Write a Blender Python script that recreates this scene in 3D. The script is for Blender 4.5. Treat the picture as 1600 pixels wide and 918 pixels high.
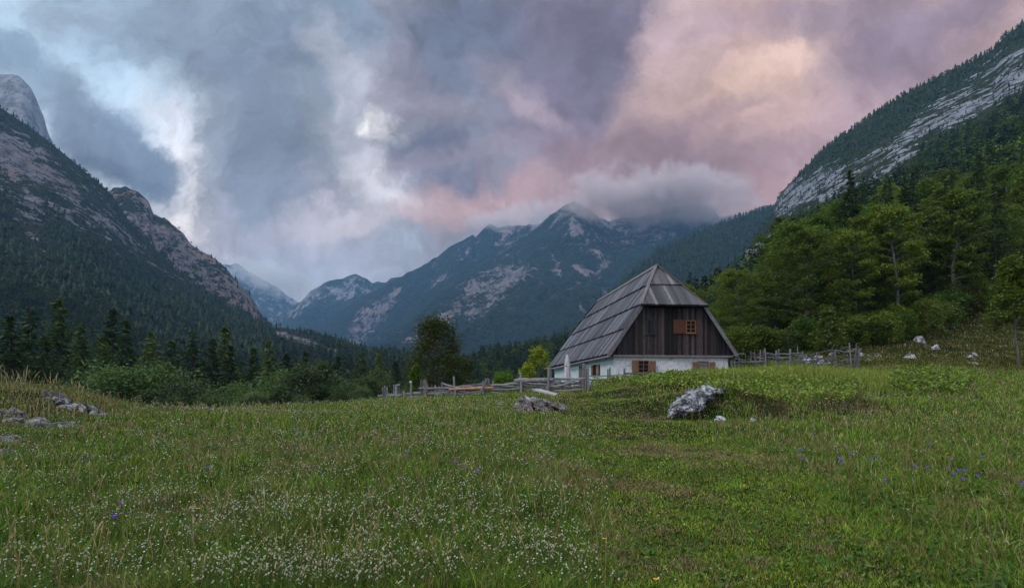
import bpy, math, random
import numpy as np
from math import sin, cos, pi, radians
for _o in list(bpy.data.objects): bpy.data.objects.remove(_o)
SC = bpy.context.scene
COL = SC.collection
RNG = np.random.default_rng(7)
random.seed(7)
F, HOR, CZ = 900.0, 605.0, 1.6        # focal length and eye level in photo pixels, eye height in metres

# ------------------------------------------------------------------ camera
cam = bpy.data.cameras.new('camera'); camo = bpy.data.objects.new('camera', cam); COL.objects.link(camo)
camo.location = (0, 0, CZ); camo.rotation_euler = (pi/2, 0, 0)
cam.sensor_width = 36; cam.lens = F/1600*36; cam.shift_y = (HOR-459)/1600
cam.clip_start = .1; cam.clip_end = 40000
SC.camera = camo

# ------------------------------------------------------------------ world
HAZE_D, HAZE_L = 9e-5, (.15, .27, .46)
SUN_EL, SUN_AZ = radians(24), radians(-62)     # soft glow behind the left-hand ridge side
world = bpy.data.worlds.new('World'); SC.world = world; world.use_nodes = True
wt = world.node_tree; wt.nodes.clear()
def N(t, typ, **kw):
    n = t.nodes.new(typ)
    for k, v in kw.items(): setattr(n, k, v)
    return n
def setin(t, n, idx, v):
    if v is None: return
    if hasattr(v, 'is_output') or hasattr(v, 'links'): t.links.new(v, n.inputs[idx])
    else: n.inputs[idx].default_value = v
def math_(t, op, a, b=None, c=None, clamp=False):
    n = N(t, 'ShaderNodeMath', operation=op, use_clamp=clamp)
    setin(t, n, 0, a); setin(t, n, 1, b); setin(t, n, 2, c); return n.outputs[0]
def mixc(t, f, a, b, mode='MIX'):
    n = N(t, 'ShaderNodeMix', data_type='RGBA', blend_type=mode, clamp_factor=True)
    setin(t, n, 0, f)
    for i, v in ((6, a), (7, b)):
        if isinstance(v, tuple): v = (*v[:3], 1)
        setin(t, n, i, v)
    return n.outputs[2]
def noise(t, vec, scale, detail=4, rough=.5, dist=0., out=0):
    n = N(t, 'ShaderNodeTexNoise'); setin(t, n, 'Vector', vec)
    n.inputs['Scale'].default_value = scale; n.inputs['Detail'].default_value = detail
    n.inputs['Roughness'].default_value = rough; n.inputs['Distortion'].default_value = dist
    return n.outputs[out]
def ramp(t, v, a, b, lo=0., hi=1., smooth=True):
    n = N(t, 'ShaderNodeMapRange', interpolation_type='SMOOTHSTEP' if smooth else 'LINEAR')
    setin(t, n, 0, v); n.inputs[1].default_value = a; n.inputs[2].default_value = b
    n.inputs[3].default_value = lo; n.inputs[4].default_value = hi; return n.outputs[0]
def S(r, g, b):                        # sRGB 0-255 -> linear
    f = lambda c: (c/255/12.92) if c <= 10 else ((c/255+.055)/1.055)**2.4
    return (f(r), f(g), f(b))
def vmath(t, op, a, b=None):
    n = N(t, 'ShaderNodeVectorMath', operation=op); setin(t, n, 0, a); setin(t, n, 1, b)
    return n.outputs[1] if op == 'LENGTH' else n.outputs[0]

def build_sky():
    t = wt
    tc = N(t, 'ShaderNodeTexCoord').outputs['Generated']
    sep = N(t, 'ShaderNodeSeparateXYZ'); t.links.new(tc, sep.inputs[0])
    x, y, z = sep.outputs
    # azimuth / elevation tangent plane of the valley view; behind the viewer it mirrors, so the whole dome is clouded
    ya = math_(t, 'MAXIMUM', math_(t, 'ABSOLUTE', y), .12)
    u = math_(t, 'DIVIDE', x, ya); v = math_(t, 'DIVIDE', z, ya)
    cb = N(t, 'ShaderNodeCombineXYZ'); t.links.new(u, cb.inputs[0]); t.links.new(v, cb.inputs[1])
    uv = cb.outputs[0]
    n1 = noise(t, uv, 2.6, 6, .58, 0., 1); n2 = noise(t, uv, 9., 7, .65, 0., 1)
    w1 = vmath(t, 'MULTIPLY', vmath(t, 'SUBTRACT', n1, (.5, .5, .5)), (.17, .15, 0))
    w2 = vmath(t, 'MULTIPLY', vmath(t, 'SUBTRACT', n2, (.5, .5, .5)), (.11, .11, 0))
    wuv = vmath(t, 'ADD', vmath(t, 'ADD', uv, w1), w2)
    nz = N(t, 'ShaderNodeTexSky', sky_type='NISHITA', sun_disc=False)
    nz.sun_elevation = SUN_EL; nz.sun_rotation = SUN_AZ; nz.altitude = 600; nz.dust_density = 2.
    clear = mixc(t, .8, vmath(t, 'MULTIPLY', nz.outputs[0], (.075, .075, .075)), S(158, 190, 214))
    col = clear
    # bright streaks / fine texture used on cloud edges
    fine = noise(t, wuv, 5.5, 7, .62); fine2 = noise(t, wuv, 16., 5, .6)
    edge = math_(t, 'ADD', math_(t, 'MULTIPLY', math_(t, 'SUBTRACT', fine, .5), 2.2), math_(t, 'MULTIPLY', math_(t, 'SUBTRACT', fine2, .5), .45))
    for (px, py, rx, ry, rot, c, amp, soft, en) in SKYB:
        mp = N(t, 'ShaderNodeMapping', vector_type='TEXTURE')
        t.links.new(wuv, mp.inputs[0])
        mp.inputs['Location'].default_value = ((px-800)/F, (HOR-py)/F, 0)
        mp.inputs['Rotation'].default_value = (0, 0, radians(rot))
        mp.inputs['Scale'].default_value = (rx/F, ry/F, 1)
        ln = vmath(t, 'LENGTH', mp.outputs[0])
        d = math_(t, 'SUBTRACT', ln, math_(t, 'MULTIPLY', edge, en))
        a = ramp(t, d, 1+soft, 1-soft, 0, amp)
        col = mixc(t, a, col, S(*c))
    # overall mottling of the cloud deck
    mot = math_(t, 'MULTIPLY', ramp(t, noise(t, wuv, 3.4, 9, .62, .3), .3, .7, .8, 1.18), ramp(t, noise(t, wuv, 10., 9, .62, .1), .33, .67, .88, 1.13))
    mot = math_(t, 'MULTIPLY', mot, ramp(t, noise(t, wuv, 27., 6, .6), .3, .7, .97, 1.03))
    col = mixc(t, 1., col, N_rgb(t, mot), 'MULTIPLY')
    # the valley air dims what lies behind it: the clouds beyond are that much brighter than they look through it
    path = math_(t, 'MULTIPLY', math_(t, 'MINIMUM', math_(t, 'DIVIDE', 1300., math_(t, 'MAXIMUM', v, .05)), 6500.), math_(t, 'SQRT', math_(t, 'ADD', 1., math_(t, 'ADD', math_(t, 'MULTIPLY', u, u), math_(t, 'MULTIPLY', v, v)))))
    path = math_(t, 'MINIMUM', path, 6500.)
    T = math_(t, 'EXPONENT', math_(t, 'MULTIPLY', path, -HAZE_D)); iT = math_(t, 'SUBTRACT', 1., T)
    col = vmath(t, 'SUBTRACT', col, vmath(t, 'MULTIPLY', N_rgb(t, iT), HAZE_L)); col = vmath(t, 'DIVIDE', col, N_rgb(t, T)); col = vmath(t, 'MAXIMUM', col, (.01, .01, .01))
    # unseen sky behind and overhead is boosted to light the meadow and slopes
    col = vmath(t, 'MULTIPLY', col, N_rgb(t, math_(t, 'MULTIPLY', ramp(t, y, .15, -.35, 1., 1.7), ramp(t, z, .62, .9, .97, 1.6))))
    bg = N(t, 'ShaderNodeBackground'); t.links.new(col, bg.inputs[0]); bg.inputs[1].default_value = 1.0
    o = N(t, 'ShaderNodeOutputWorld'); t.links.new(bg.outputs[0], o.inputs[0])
def N_rgb(t, v):
    n = N(t, 'ShaderNodeCombineXYZ')
    for i in range(3): t.links.new(v, n.inputs[i])
    return n.outputs[0]
# clouds: px, py, rx, ry, rot(deg, ccw), colour, strength, edge softness, raggedness
SKYB = [
 (330, 360, 330, 170, 0, (204,213,226), .85, .9, .3),      # pale glow low on the left
 (335, 375, 90, 70, 0, (236,228,226), .95, .8, .3),
 (300, 240, 50, 110, 28, (206,214,226), .6, .8, .5),
 (328, 300, 60, 110, 26, (236,234,240), .9, .7, .6),
 (800, -900, 3000, 760, 0, (212,212,224), 1., .3, .2),    # deck high overhead, above the view, brightened to light the meadow
 (1250, 90, 720, 430, 0, (176,153,156), 1., .5, .8),     # pink deck on the right
 (760, 150, 330, 330, -35, (128,134,152), .95, .35, .6),  # grey-violet mass in the middle
 (440, 180, 150, 340, 20, (138,150,168), .95, .3, .7),    # tall blue-grey cloud
 (350, 50, 240, 90, -8, (138,154,174), .8, .35, .8),
 (480, 360, 150, 110, 0, (150,156,174), .9, .4, .7),
 (415, 240, 50, 120, 15, (116,130,152), .7, .5, .9),
 (470, 60, 110, 60, 0, (112,128,150), .6, .5, .9),
 (370, 110, 70, 40, 10, (120,134,156), .6, .5, .9),
 (195, 245, 110, 58, -35, (104,122,146), .95, .35, .7),   # dark cloud left
 (110, 180, 110, 46, -28, (124,140,162), .8, .5, .7),
 (10, 85, 90, 30, -28, (126,146,168), .85, .5, .7),
 (500, 80, 34, 50, 30, (184,188,202), .5, .8, 1.1),
 (565, 150, 46, 56, 35, (196,198,212), .55, .8, 1.1),      # lit gaps between the masses
 (608, 206, 40, 22, -8, (255,255,255), 1., .5, 1.),
 (600, 285, 60, 46, -40, (214,212,222), .8, .7, 1.1),
 (530, 230, 60, 30, -60, (190,194,208), .6, .8, 1.1),
 (560, 350, 110, 24, 10, (196,192,204), .6, .7, 1.1),
 (640, 130, 50, 70, 20, (158,154,172), .7, .7, 1.1),
 (690, 255, 90, 60, -20, (108,116,138), .85, .5, .9),
 (730, 60, 110, 90, 10, (104,114,136), .85, .45, .9),
 (940, 60, 140, 110, -30, (118,114,136), .85, .45, .9),
 (880, 200, 120, 80, -30, (124,118,140), .85, .45, .9),
 (790, 120, 60, 30, -30, (158,152,168), .55, .7, 1.1),
 (835, 175, 70, 24, -30, (172,158,170), .6, .7, 1.1),
 (690, 180, 60, 24, -20, (154,150,166), .5, .7, 1.1),
 (770, 315, 150, 34, 8, (190,162,168), .8, .6, .9),
 (740, 250, 110, 20, 10, (150,142,158), .5, .7, 1.1),
 (1080, 150, 90, 230, -22, (194,166,162), .75, .6, .7),
 (1190, 125, 120, 56, 25, (216,186,174), .85, .8, .9),    # peach lights
 (1210, 90, 60, 24, 20, (216,190,180), .5, .7, 1.),
 (1060, 60, 50, 90, -10, (200,176,178), .75, .8, 1.),
 (1130, 220, 130, 46, 20, (206,176,174), .75, .8, .9),
 (1240, 190, 60, 30, 30, (202,172,172), .7, .8, 1.),
 (980, 275, 120, 44, 5, (142,128,144), .75, .6, .9),
 (1110, 175, 90, 20, 20, (156,136,148), .6, .7, 1.1),
 (1400, 80, 150, 74, 20, (140,126,142), .85, .6, .8),
 (1300, 20, 220, 40, 5, (150,136,152), .75, .6, .9),
 (1500, 20, 150, 40, 20, (134,122,140), .7, .6, .9),
 (1290, 240, 120, 46, 35, (166,144,156), .7, .7, .8),
 (1060, 300, 190, 34, 0, (172,146,154), .85, .6, .5),
 (1020, 262, 190, 66, 4, (148,130,142), .95, .6, .6),
 (470, 405, 200, 34, 0, (150,158,178), .85, .5, .7),
 (430, 440, 90, 34, 0, (156,168,186), .85, .6, .4),
]
build_sky()

# sun: the soft, low, warm part of the dusk light
sl = bpy.data.lights.new('sun', 'SUN'); sun = bpy.data.objects.new('sun', sl); COL.objects.link(sun)
sl.energy = 1.35; sl.angle = radians(16); sl.color = (1, .84, .7)
from mathutils import Vector, Matrix
_sd = Vector((sin(radians(-70))*cos(radians(38)), -.35, sin(radians(38))))
sun.rotation_euler = _sd.to_track_quat('Z', 'Y').to_euler()
SC.view_settings.view_transform = 'Standard'; SC.view_settings.look = 'None'
SC.view_settings.exposure = .22; SC.view_settings.gamma = 1
SC.render.engine = 'CYCLES'
cy = SC.cycles
cy.max_bounces = 5; cy.diffuse_bounces = 2; cy.glossy_bounces = 1; cy.transmission_bounces = 2; cy.volume_bounces = 1
cy.transparent_max_bounces = 4; cy.caustics_reflective = cy.caustics_refractive = False
cy.use_denoising = True
try: cy.denoiser = 'OPENIMAGEDENOISE'; cy.denoising_input_passes = 'RGB_ALBEDO_NORMAL'
except Exception: pass
cy.use_adaptive_sampling = True; cy.adaptive_threshold = .02
cy.volume_step_rate = 1.0

# ------------------------------------------------------------------ numpy noise
_P = RNG.permutation(256); _P = np.concatenate([_P, _P, _P])
_G = RNG.normal(size=(256, 3)); _G /= np.linalg.norm(_G, axis=1)[:, None]
def perlin(p):
    p = np.asarray(p, float); i = np.floor(p).astype(int); f = p-i; i &= 255
    w = f*f*f*(f*(f*6-15)+10); r = 0
    for dx in (0, 1):
        for dy in (0, 1):
            for dz in (0, 1):
                h = _P[_P[_P[(i[:, 0]+dx) & 255]+((i[:, 1]+dy) & 255)]+((i[:, 2]+dz) & 255)]
                d = np.sum(_G[h]*(f-np.array([dx, dy, dz])), 1)
                r = r+d*(w[:, 0] if dx else 1-w[:, 0])*(w[:, 1] if dy else 1-w[:, 1])*(w[:, 2] if dz else 1-w[:, 2])
    return r*1.5
def fbm(p, oct=4, gain=.5, ridged=False):
    a = 1.; s = 0.; r = np.zeros(len(p)); q = np.array(p, float)
    for k in range(oct):
        n = perlin(q); r += a*((1-2*np.abs(n)) if ridged else n); s += a; a *= gain; q = q*2.03+17.3
    return r/s
def v2(x, y, s, z=0.): return np.stack([np.asarray(x)*s, np.asarray(y)*s, np.full(np.shape(x), float(z))], -1).reshape(-1, 3)
def sstep(a, b, x): t = np.clip((x-a)/(b-a), 0, 1); return t*t*(3-2*t)

# ------------------------------------------------------------------ mesh helpers
def link(name, me, mat=None, parent=None):
    o = bpy.data.objects.new(name, me); COL.objects.link(o)
    if mat is not None and not me.materials:
        for m in (mat if isinstance(mat, (list, tuple)) else [mat]): me.materials.append(m)
    if parent: o.parent = parent
    return o
def tag(o, label=None, cat=None, group=None, kind=None):
    for k, v in (('label', label), ('category', cat), ('group', group), ('kind', kind)):
        if v: o[k] = v
    return o
def empty(name, loc, rz=0.):
    o = bpy.data.objects.new(name, None); COL.objects.link(o); o.location = loc; o.rotation_euler = (0, 0, rz); return o
def npmesh(name, V, Fc, col=None, smooth=False, extra=None):
    """V (n,3), Fc (m,k) with k = 3 or 4; col per vertex rgb"""
    V = np.ascontiguousarray(V, np.float32); Fc = np.ascontiguousarray(Fc, np.int32)
    me = bpy.data.meshes.new(name); k = Fc.shape[1]; m = len(Fc)
    me.vertices.add(len(V)); me.vertices.foreach_set('co', V.ravel())
    me.loops.add(m*k); me.loops.foreach_set('vertex_index', Fc.ravel())
    me.polygons.add(m); me.polygons.foreach_set('loop_start', np.arange(m, dtype=np.int32)*k)
    try: me.polygons.foreach_set('loop_total', np.full(m, k, np.int32))
    except Exception: pass
    me.update(calc_edges=True)
    if smooth: me.polygons.foreach_set('use_smooth', np.ones(m, bool))
    if col is not None:
        a = me.color_attributes.new('Col', 'FLOAT_COLOR', 'POINT')
        a.data.foreach_set('color', np.concatenate([col, np.ones((len(V), 1))], 1).astype(np.float32).ravel())
    for nm, arr in (extra or {}).items():
        a = me.attributes.new(nm, 'FLOAT', 'POINT'); a.data.foreach_set('value', np.asarray(arr, np.float32))
    me.validate(verbose=False) if False else None
    return me
def gridfaces(r, c):
    i = np.arange(r*c).reshape(r, c)
    return np.stack([i[:-1, :-1], i[:-1, 1:], i[1:, 1:], i[1:, :-1]], -1).reshape(-1, 4)
class MB:
    """collects boxes, tubes and polygons into one mesh with a colour per piece"""
    def __init__(s): s.v = []; s.f = []; s.c = []
    def add(s, vs, fs, c=(1, 1, 1)):
        n = len(s.v); s.v += [tuple(v) for v in vs]; s.f += [tuple(n+i for i in f) for f in fs]; s.c += [c]*len(vs); return s
    def prism(s, bot, top, c=(1, 1, 1)):
        n = len(bot)
        return s.add(list(bot)+list(top), [tuple(range(n-1, -1, -1)), tuple(range(n, 2*n))]+[(i, (i+1) % n, n+(i+1) % n, n+i) for i in range(n)], c)
    def box(s, a0, a1, b0, b1, z0, z1, c=(1, 1, 1), j=0.):
        P = [(a0, b0), (a1, b0), (a1, b1), (a0, b1)]
        r = lambda: random.uniform(-j, j) if j else 0
        return s.prism([(x+r(), y+r(), z0+r()) for x, y in P], [(x+r(), y+r(), z1+r()) for x, y in P], c)
    def tube(s, pts, rad, n=7, c=(1, 1, 1), flat=1., wob=0.):
        pts = [Vector(p) for p in pts]; k = len(pts)
        rad = rad if hasattr(rad, '__len__') else [rad]*k
        vs = []; fs = []
        for i, p in enumerate(pts):
            d = (pts[min(i+1, k-1)]-pts[max(i-1, 0)]).normalized()
            up = Vector((0, 0, 1)) if abs(d.z) < .9 else Vector((1, 0, 0))
            s1 = d.cross(up).normalized(); s2 = s1.cross(d)
            for q in range(n):
                a = 2*pi*q/n; rr = rad[i]*(1+(random.uniform(-wob, wob) if wob else 0))
                vs.append(p+s1*cos(a)*rr*flat+s2*sin(a)*rr)
        for i in range(k-1):
            for q in range(n): fs.append((i*n+q, i*n+(q+1) % n, (i+1)*n+(q+1) % n, (i+1)*n+q))
        fs += [tuple(range(n-1, -1, -1)), tuple((k-1)*n+q for q in range(n))]
        return s.add(vs, fs, c)
    def mesh(s, name, smooth=False):
        me = bpy.data.meshes.new(name); me.from_pydata(s.v, [], s.f); me.update()
        a = me.color_attributes.new('Col', 'FLOAT_COLOR', 'POINT')
        a.data.foreach_set('color', np.array([(*c[:3], 1) for c in s.c], np.float32).ravel())
        if smooth: me.polygons.foreach_set('use_smooth', np.ones(len(me.polygons), bool))
        return me
    def build(s, name, mat, parent=None, smooth=False): return link(name, s.mesh(name, smooth), mat, parent)

# ------------------------------------------------------------------ materials
def newmat(name):
    m = bpy.data.materials.new(name); m.use_nodes = True; t = m.node_tree; t.nodes.clear()
    b = N(t, 'ShaderNodeBsdfPrincipled'); o = N(t, 'ShaderNodeOutputMaterial'); t.links.new(b.outputs[0], o.inputs[0])
    b.inputs['Roughness'].default_value = .85; b.inputs['Specular IOR Level'].default_value = .25
    return m, t, b, o
def bump(t, b, h, strength, dist):
    n = N(t, 'ShaderNodeBump'); n.inputs['Strength'].default_value = strength; n.inputs['Distance'].default_value = dist
    t.links.new(h, n.inputs['Height']); t.links.new(n.outputs[0], b.inputs['Normal'])
def objco(t, obj=True): return N(t, 'ShaderNodeTexCoord').outputs['Object']
def attr(t, nm, out='Color'): return N(t, 'ShaderNodeAttribute', attribute_name=nm).outputs[out]
def geopos(t): return N(t, 'ShaderNodeNewGeometry').outputs['Position']

def mat_foliage(name, cols, trans=.35, nscale=.6, vcol=False, rnd=.35, spec=.2):
    m, t, b, o = newmat(name)
    if vcol: c = attr(t, 'Col')
    else:
        c = mixc(t, ramp(t, noise(t, objco(t), nscale, 3, .6), .35, .65), cols[0], cols[1])
        ri = N(t, 'ShaderNodeObjectInfo').outputs['Random']
        c = mixc(t, math_(t, 'MULTIPLY', ri, rnd*2.4, clamp=True), c, cols[2])
        r2 = math_(t, 'FRACT', math_(t, 'MULTIPLY', ri, 17.3))
        c = mixc(t, 1., c, N_rgb(t, ramp(t, r2, 0, 1, .6, 1.35, False)), 'MULTIPLY')
        fi = noise(t, objco(t), 7., 1, .5)
        c = mixc(t, 1., c, N_rgb(t, ramp(t, fi, .3, .7, .65, 1.35)), 'MULTIPLY')
    t.links.new(c, b.inputs['Base Color']); b.inputs['Roughness'].default_value = .6
    b.inputs['Specular IOR Level'].default_value = spec
    if trans:
        tr = N(t, 'ShaderNodeBsdfTranslucent'); t.links.new(mixc(t, 1., c, (1.1, 1.25, .6), 'MULTIPLY'), tr.inputs[0])
        mx = N(t, 'ShaderNodeMixShader'); mx.inputs[0].default_value = trans
        t.links.new(b.outputs[0], mx.inputs[1]); t.links.new(tr.outputs[0], mx.inputs[2]); t.links.new(mx.outputs[0], o.inputs[0])
    return m
def mat_simple(name, c, rough=.8, nscale=6., var=.25, bmp=.2, bd=.01, stretch=None, vcol=False, c2=None, nr=(.35, .65)):
    m, t, b, o = newmat(name); co = objco(t)
    if stretch:
        mp = N(t, 'ShaderNodeMapping'); t.links.new(co, mp.inputs[0]); mp.inputs['Scale'].default_value = stretch; co = mp.outputs[0]
    nz = noise(t, co, nscale, 6, .6)
    base = attr(t, 'Col') if vcol else (*c, 1)
    if c2: base = mixc(t, ramp(t, noise(t, co, nscale*.4, 6, .65), *nr), base, c2)
    col = mixc(t, 1., base, N_rgb(t, ramp(t, nz, .25, .75, 1-var, 1+var)), 'MULTIPLY')
    t.links.new(col, b.inputs['Base Color']); b.inputs['Roughness'].default_value = rough
    if bmp: bump(t, b, nz, bmp, bd)
    return m
def mat_rock(name, light, dark, scale=1., tint=None, moss=0.):
    m, t, b, o = newmat(name); co = geopos(t)
    n1 = noise(t, co, 2.2*scale, 8, .68, .4); n2 = noise(t, co, 9.*scale, 5, .6)
    c = mixc(t, ramp(t, n1, .4, .6), dark, light)
    if tint: c = mixc(t, ramp(t, noise(t, co, .9*scale, 4, .6), .45, .65, 0, .7), c, tint)
    vo = N(t, 'ShaderNodeTexVoronoi', feature='DISTANCE_TO_EDGE'); vo.inputs['Scale'].default_value = 3.*scale
    wv = vmath(t, 'ADD', co, vmath(t, 'MULTIPLY', noise(t, co, 3.*scale, 4, .6, 0., 1), (.35/scale,)*3)); t.links.new(wv, vo.inputs['Vector'])
    crack = ramp(t, vo.outputs[0], 0, .06)
    c = mixc(t, crack, tuple(x*.25 for x in dark), c)
    if moss:
        nrm = N(t, 'ShaderNodeSeparateXYZ'); t.links.new(N(t, 'ShaderNodeNewGeometry').outputs['Normal'], nrm.inputs[0])
        mm = math_(t, 'MULTIPLY', ramp(t, nrm.outputs[2], .35, .9), ramp(t, noise(t, co, 3.*scale, 5, .6), .48, .6))
        c = mixc(t, math_(t, 'MULTIPLY', mm, moss), c, (.05, .06, .015))
    t.links.new(c, b.inputs['Base Color']); b.inputs['Roughness'].default_value = .85
    h = math_(t, 'ADD', math_(t, 'MULTIPLY', n1, 1.), math_(t, 'ADD', math_(t, 'MULTIPLY', n2, .35), math_(t, 'MULTIPLY', crack, .4)))
    bump(t, b, h, .9, .09/scale); return m

M = {}
M['grass'] = mat_foliage('grass_blades', None, trans=.22, vcol=True)
M['beech'] = mat_foliage('broadleaf', [(.05,.1,.014), (.09,.15,.02), (.15,.18,.025)], .35, .35)
M['larch'] = mat_foliage('larch_needles', [(.05,.09,.02), (.07,.115,.025), (.09,.13,.028)], .3, .5)
M['conifer'] = mat_foliage('needles', [(.016,.038,.013), (.026,.052,.016), (.05,.085,.02)], .2, .5)
M['farforest'] = mat_foliage('far_foliage', None, trans=.15, vcol=True)
M['shrub'] = mat_foliage('shrub_leaves', [(.055,.1,.03), (.075,.125,.036), (.085,.135,.042)], .3, .8)
M['willow'] = mat_foliage('grey_leaves', [(.06,.095,.042), (.08,.12,.05), (.095,.135,.055)], .3, .8)
M['ash'] = mat_foliage('dark_leaves', [(.04,.07,.018), (.06,.085,.02), (.07,.085,.024)], .35, .7)
M['lime'] = mat_foliage('yellow_leaves', [(.22,.27,.02), (.3,.32,.02), (.26,.3,.02)], .4, .9)
M['sap'] = mat_foliage('young_leaves', [(.1,.19,.02), (.13,.22,.025), (.12,.2,.02)], .4, .9)
M['olive'] = mat_foliage('olive_leaves', [(.09,.12,.025), (.12,.14,.03), (.1,.13,.03)], .35, .9)
M['bark'] = mat_simple('bark', (.11,.108,.1), nscale=5, var=.5, bmp=.6, bd=.03, stretch=(1,1,.25))
M['darkbark'] = mat_simple('dark_bark', (.07,.06,.05), nscale=5, var=.4, bmp=.6, bd=.03, stretch=(1,1,.25))
M['oldwood'] = mat_simple('weathered_wood', (.2,.19,.2), nscale=9, var=.35, bmp=.5, bd=.01, vcol=True)
M['boards'] = mat_simple('dark_boards', (.05,.04,.04), nscale=7, var=.5, bmp=.5, bd=.01, stretch=(3,3,.35), vcol=True)
M['roofb'] = mat_simple('roof_boards', (.2,.2,.22), nscale=5, var=.4, bmp=.5, bd=.01, stretch=(1,5,.5), vcol=True)
M['rock'] = mat_rock('limestone', (.5,.52,.56), (.06,.06,.07), 1., moss=.8)
M['rockwarm'] = mat_rock('grey_stone', (.37,.34,.35), (.07,.065,.07), 1.3, tint=(.16,.13,.13), moss=.8)

# ------------------------------------------------------------------ terrain height functions
def W(px, py, Y): return ((px-800)/F*Y, Y, CZ+(HOR-py)/F*Y)
_cp = [(x, 3, .0) for x in (-5, 0, 5)]+[(x, 0, -.1) for x in (-8, 8)]+[(-14, -6, .2), (14, -6, -.2)]
_cp += [(x, 5.5, .09) for x in (-5.5, -2, 2, 6)]+[(x, 10, .33) for x in (-5, 0, 4, 9)]
_cp += [W(*q) for q in [
 (60,652,14),(0,700,10),(30,608,16),(100,612,17),(165,636,17),(-60,604,16),(-60,612,20),(0,622,20),(20,612,15),(-150,640,12),(-150,600,20),
 (200,646,22),(300,641,26),(400,638,30),(500,634,33),(590,625,36),(230,655,15),
 (800,642,22),(700,648,20),(500,655,19),(300,684,13),(900,622,29),(1000,624,26),(1000,643,20),(1100,665,16),(1200,662,17.5),(1200,690,14),
 (1400,665,16.5),(1600,655,17.5),(1500,626,26),(1600,610,32),(1750,640,20),
 (700,622,35),(760,618,35),(815,614,35),(858,613,35),(912,609,35),(950,602,35),(980,597,35.5),
 (1000,602,33),(1050,594,31),(1100,590,31),(1200,586,31),(1300,586,31),(1360,592,31),(1420,603,30),(1020,620,27.5),(1100,620,27.5),(1200,620,27.5),(1300,620,27.5),(1370,618,27.5),(1150,592,36),(1260,588,36),
 (1085,640,20.),(1115,616,21.5),(1145,613,21.8),(1190,618,22.),(1130,640,19.8),(1215,628,22.3),(1280,626,22.3),(1360,627,22.3),(1080,652,19.5),(1160,652,19.7),(1240,652,19.7),(1320,650,19.7),(1380,645,20.),(1160,624,25),(1300,623,25),
 (1200,578,46),(1320,577,44),(1350,565,47),(1400,577,42),(1600,583,42),(1350,550,58),(1350,520,68),(1500,505,70),(1500,553,55),
 (1600,548,55),(1600,492,70),(1250,550,60),(1150,565,60),(868,610,76),(1750,560,50),(1750,490,70),(1900,600,35)]]
_cp += [(W(300,0,38)[0],38,-1),(W(400,0,42)[0],42,-1),(W(500,0,46)[0],46,-.8),(W(600,0,50)[0],50,-.1),(-39,70,-6),(-18,80,-5),(-53,60,-7),
 (-34,36,-1.5),(-25,29,-.6),(0,80,-1),(-6,60,.2),(7.6,49,1.55),(16.5,49,2.35),(12,45,2.1),(7,60,1.5),(35,80,8.5),(20,90,4.5),(-70,90,-11),(-30,100,-9),(0,105,-4),
 (60,100,17),(90,100,19),(40,105,12),(85,70,14)]
_cp = np.array(_cp, float)
def _tp(r2): return np.where(r2 > 0, .5*r2*np.log(np.maximum(r2, 1e-12)), 0)
_n = len(_cp); _A = np.zeros((_n+3, _n+3))
_A[:_n, :_n] = _tp(((_cp[:, None, :2]-_cp[None, :, :2])**2).sum(-1))+np.eye(_n)*.03
_A[:_n, _n:] = np.c_[np.ones(_n), _cp[:, :2]]; _A[_n:, :_n] = _A[:_n, _n:].T
_w = np.linalg.solve(_A, np.r_[_cp[:, 2], 0, 0, 0])
def near_h(X, Y):
    X = np.atleast_1d(np.asarray(X, float)); Y = np.atleast_1d(np.asarray(Y, float)); out = np.zeros(X.size)
    xf, yf = X.ravel(), Y.ravel()
    for i in range(0, X.size, 20000):
        x, y = xf[i:i+20000], yf[i:i+20000]
        out[i:i+20000] = _tp((x[:, None]-_cp[:, 0])**2+(y[:, None]-_cp[:, 1])**2)@_w[:_n]+_w[_n]+_w[_n+1]*x+_w[_n+2]*y
    d = np.hypot(xf, yf)
    out += fbm(v2(xf, yf, .9), 3)*.05+fbm(v2(xf, yf, .25, 5), 2)*.1*sstep(6, 20, d)
    return out.reshape(X.shape)
VAL = -14.
def ground_h(X, Y):
    X = np.atleast_1d(np.asarray(X, float)); Y = np.atleast_1d(np.asarray(Y, float))
    d = np.hypot(X, Y); k = sstep(78, 125, np.maximum(Y, np.abs(X)*.85)); kb = sstep(-8, -40, Y)
    h = np.zeros(X.shape); m = (k < 1) & (kb < 1)
    if m.any(): h[m] = near_h(X[m], Y[m])
    h = h*(1-kb)+0*kb
    return h*(1-k)+(VAL+fbm(v2(X, Y, .01), 3).reshape(X.shape)*2)*k
def gh(x, y): return float(ground_h(np.array([x]), np.array([y]))[0])

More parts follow.
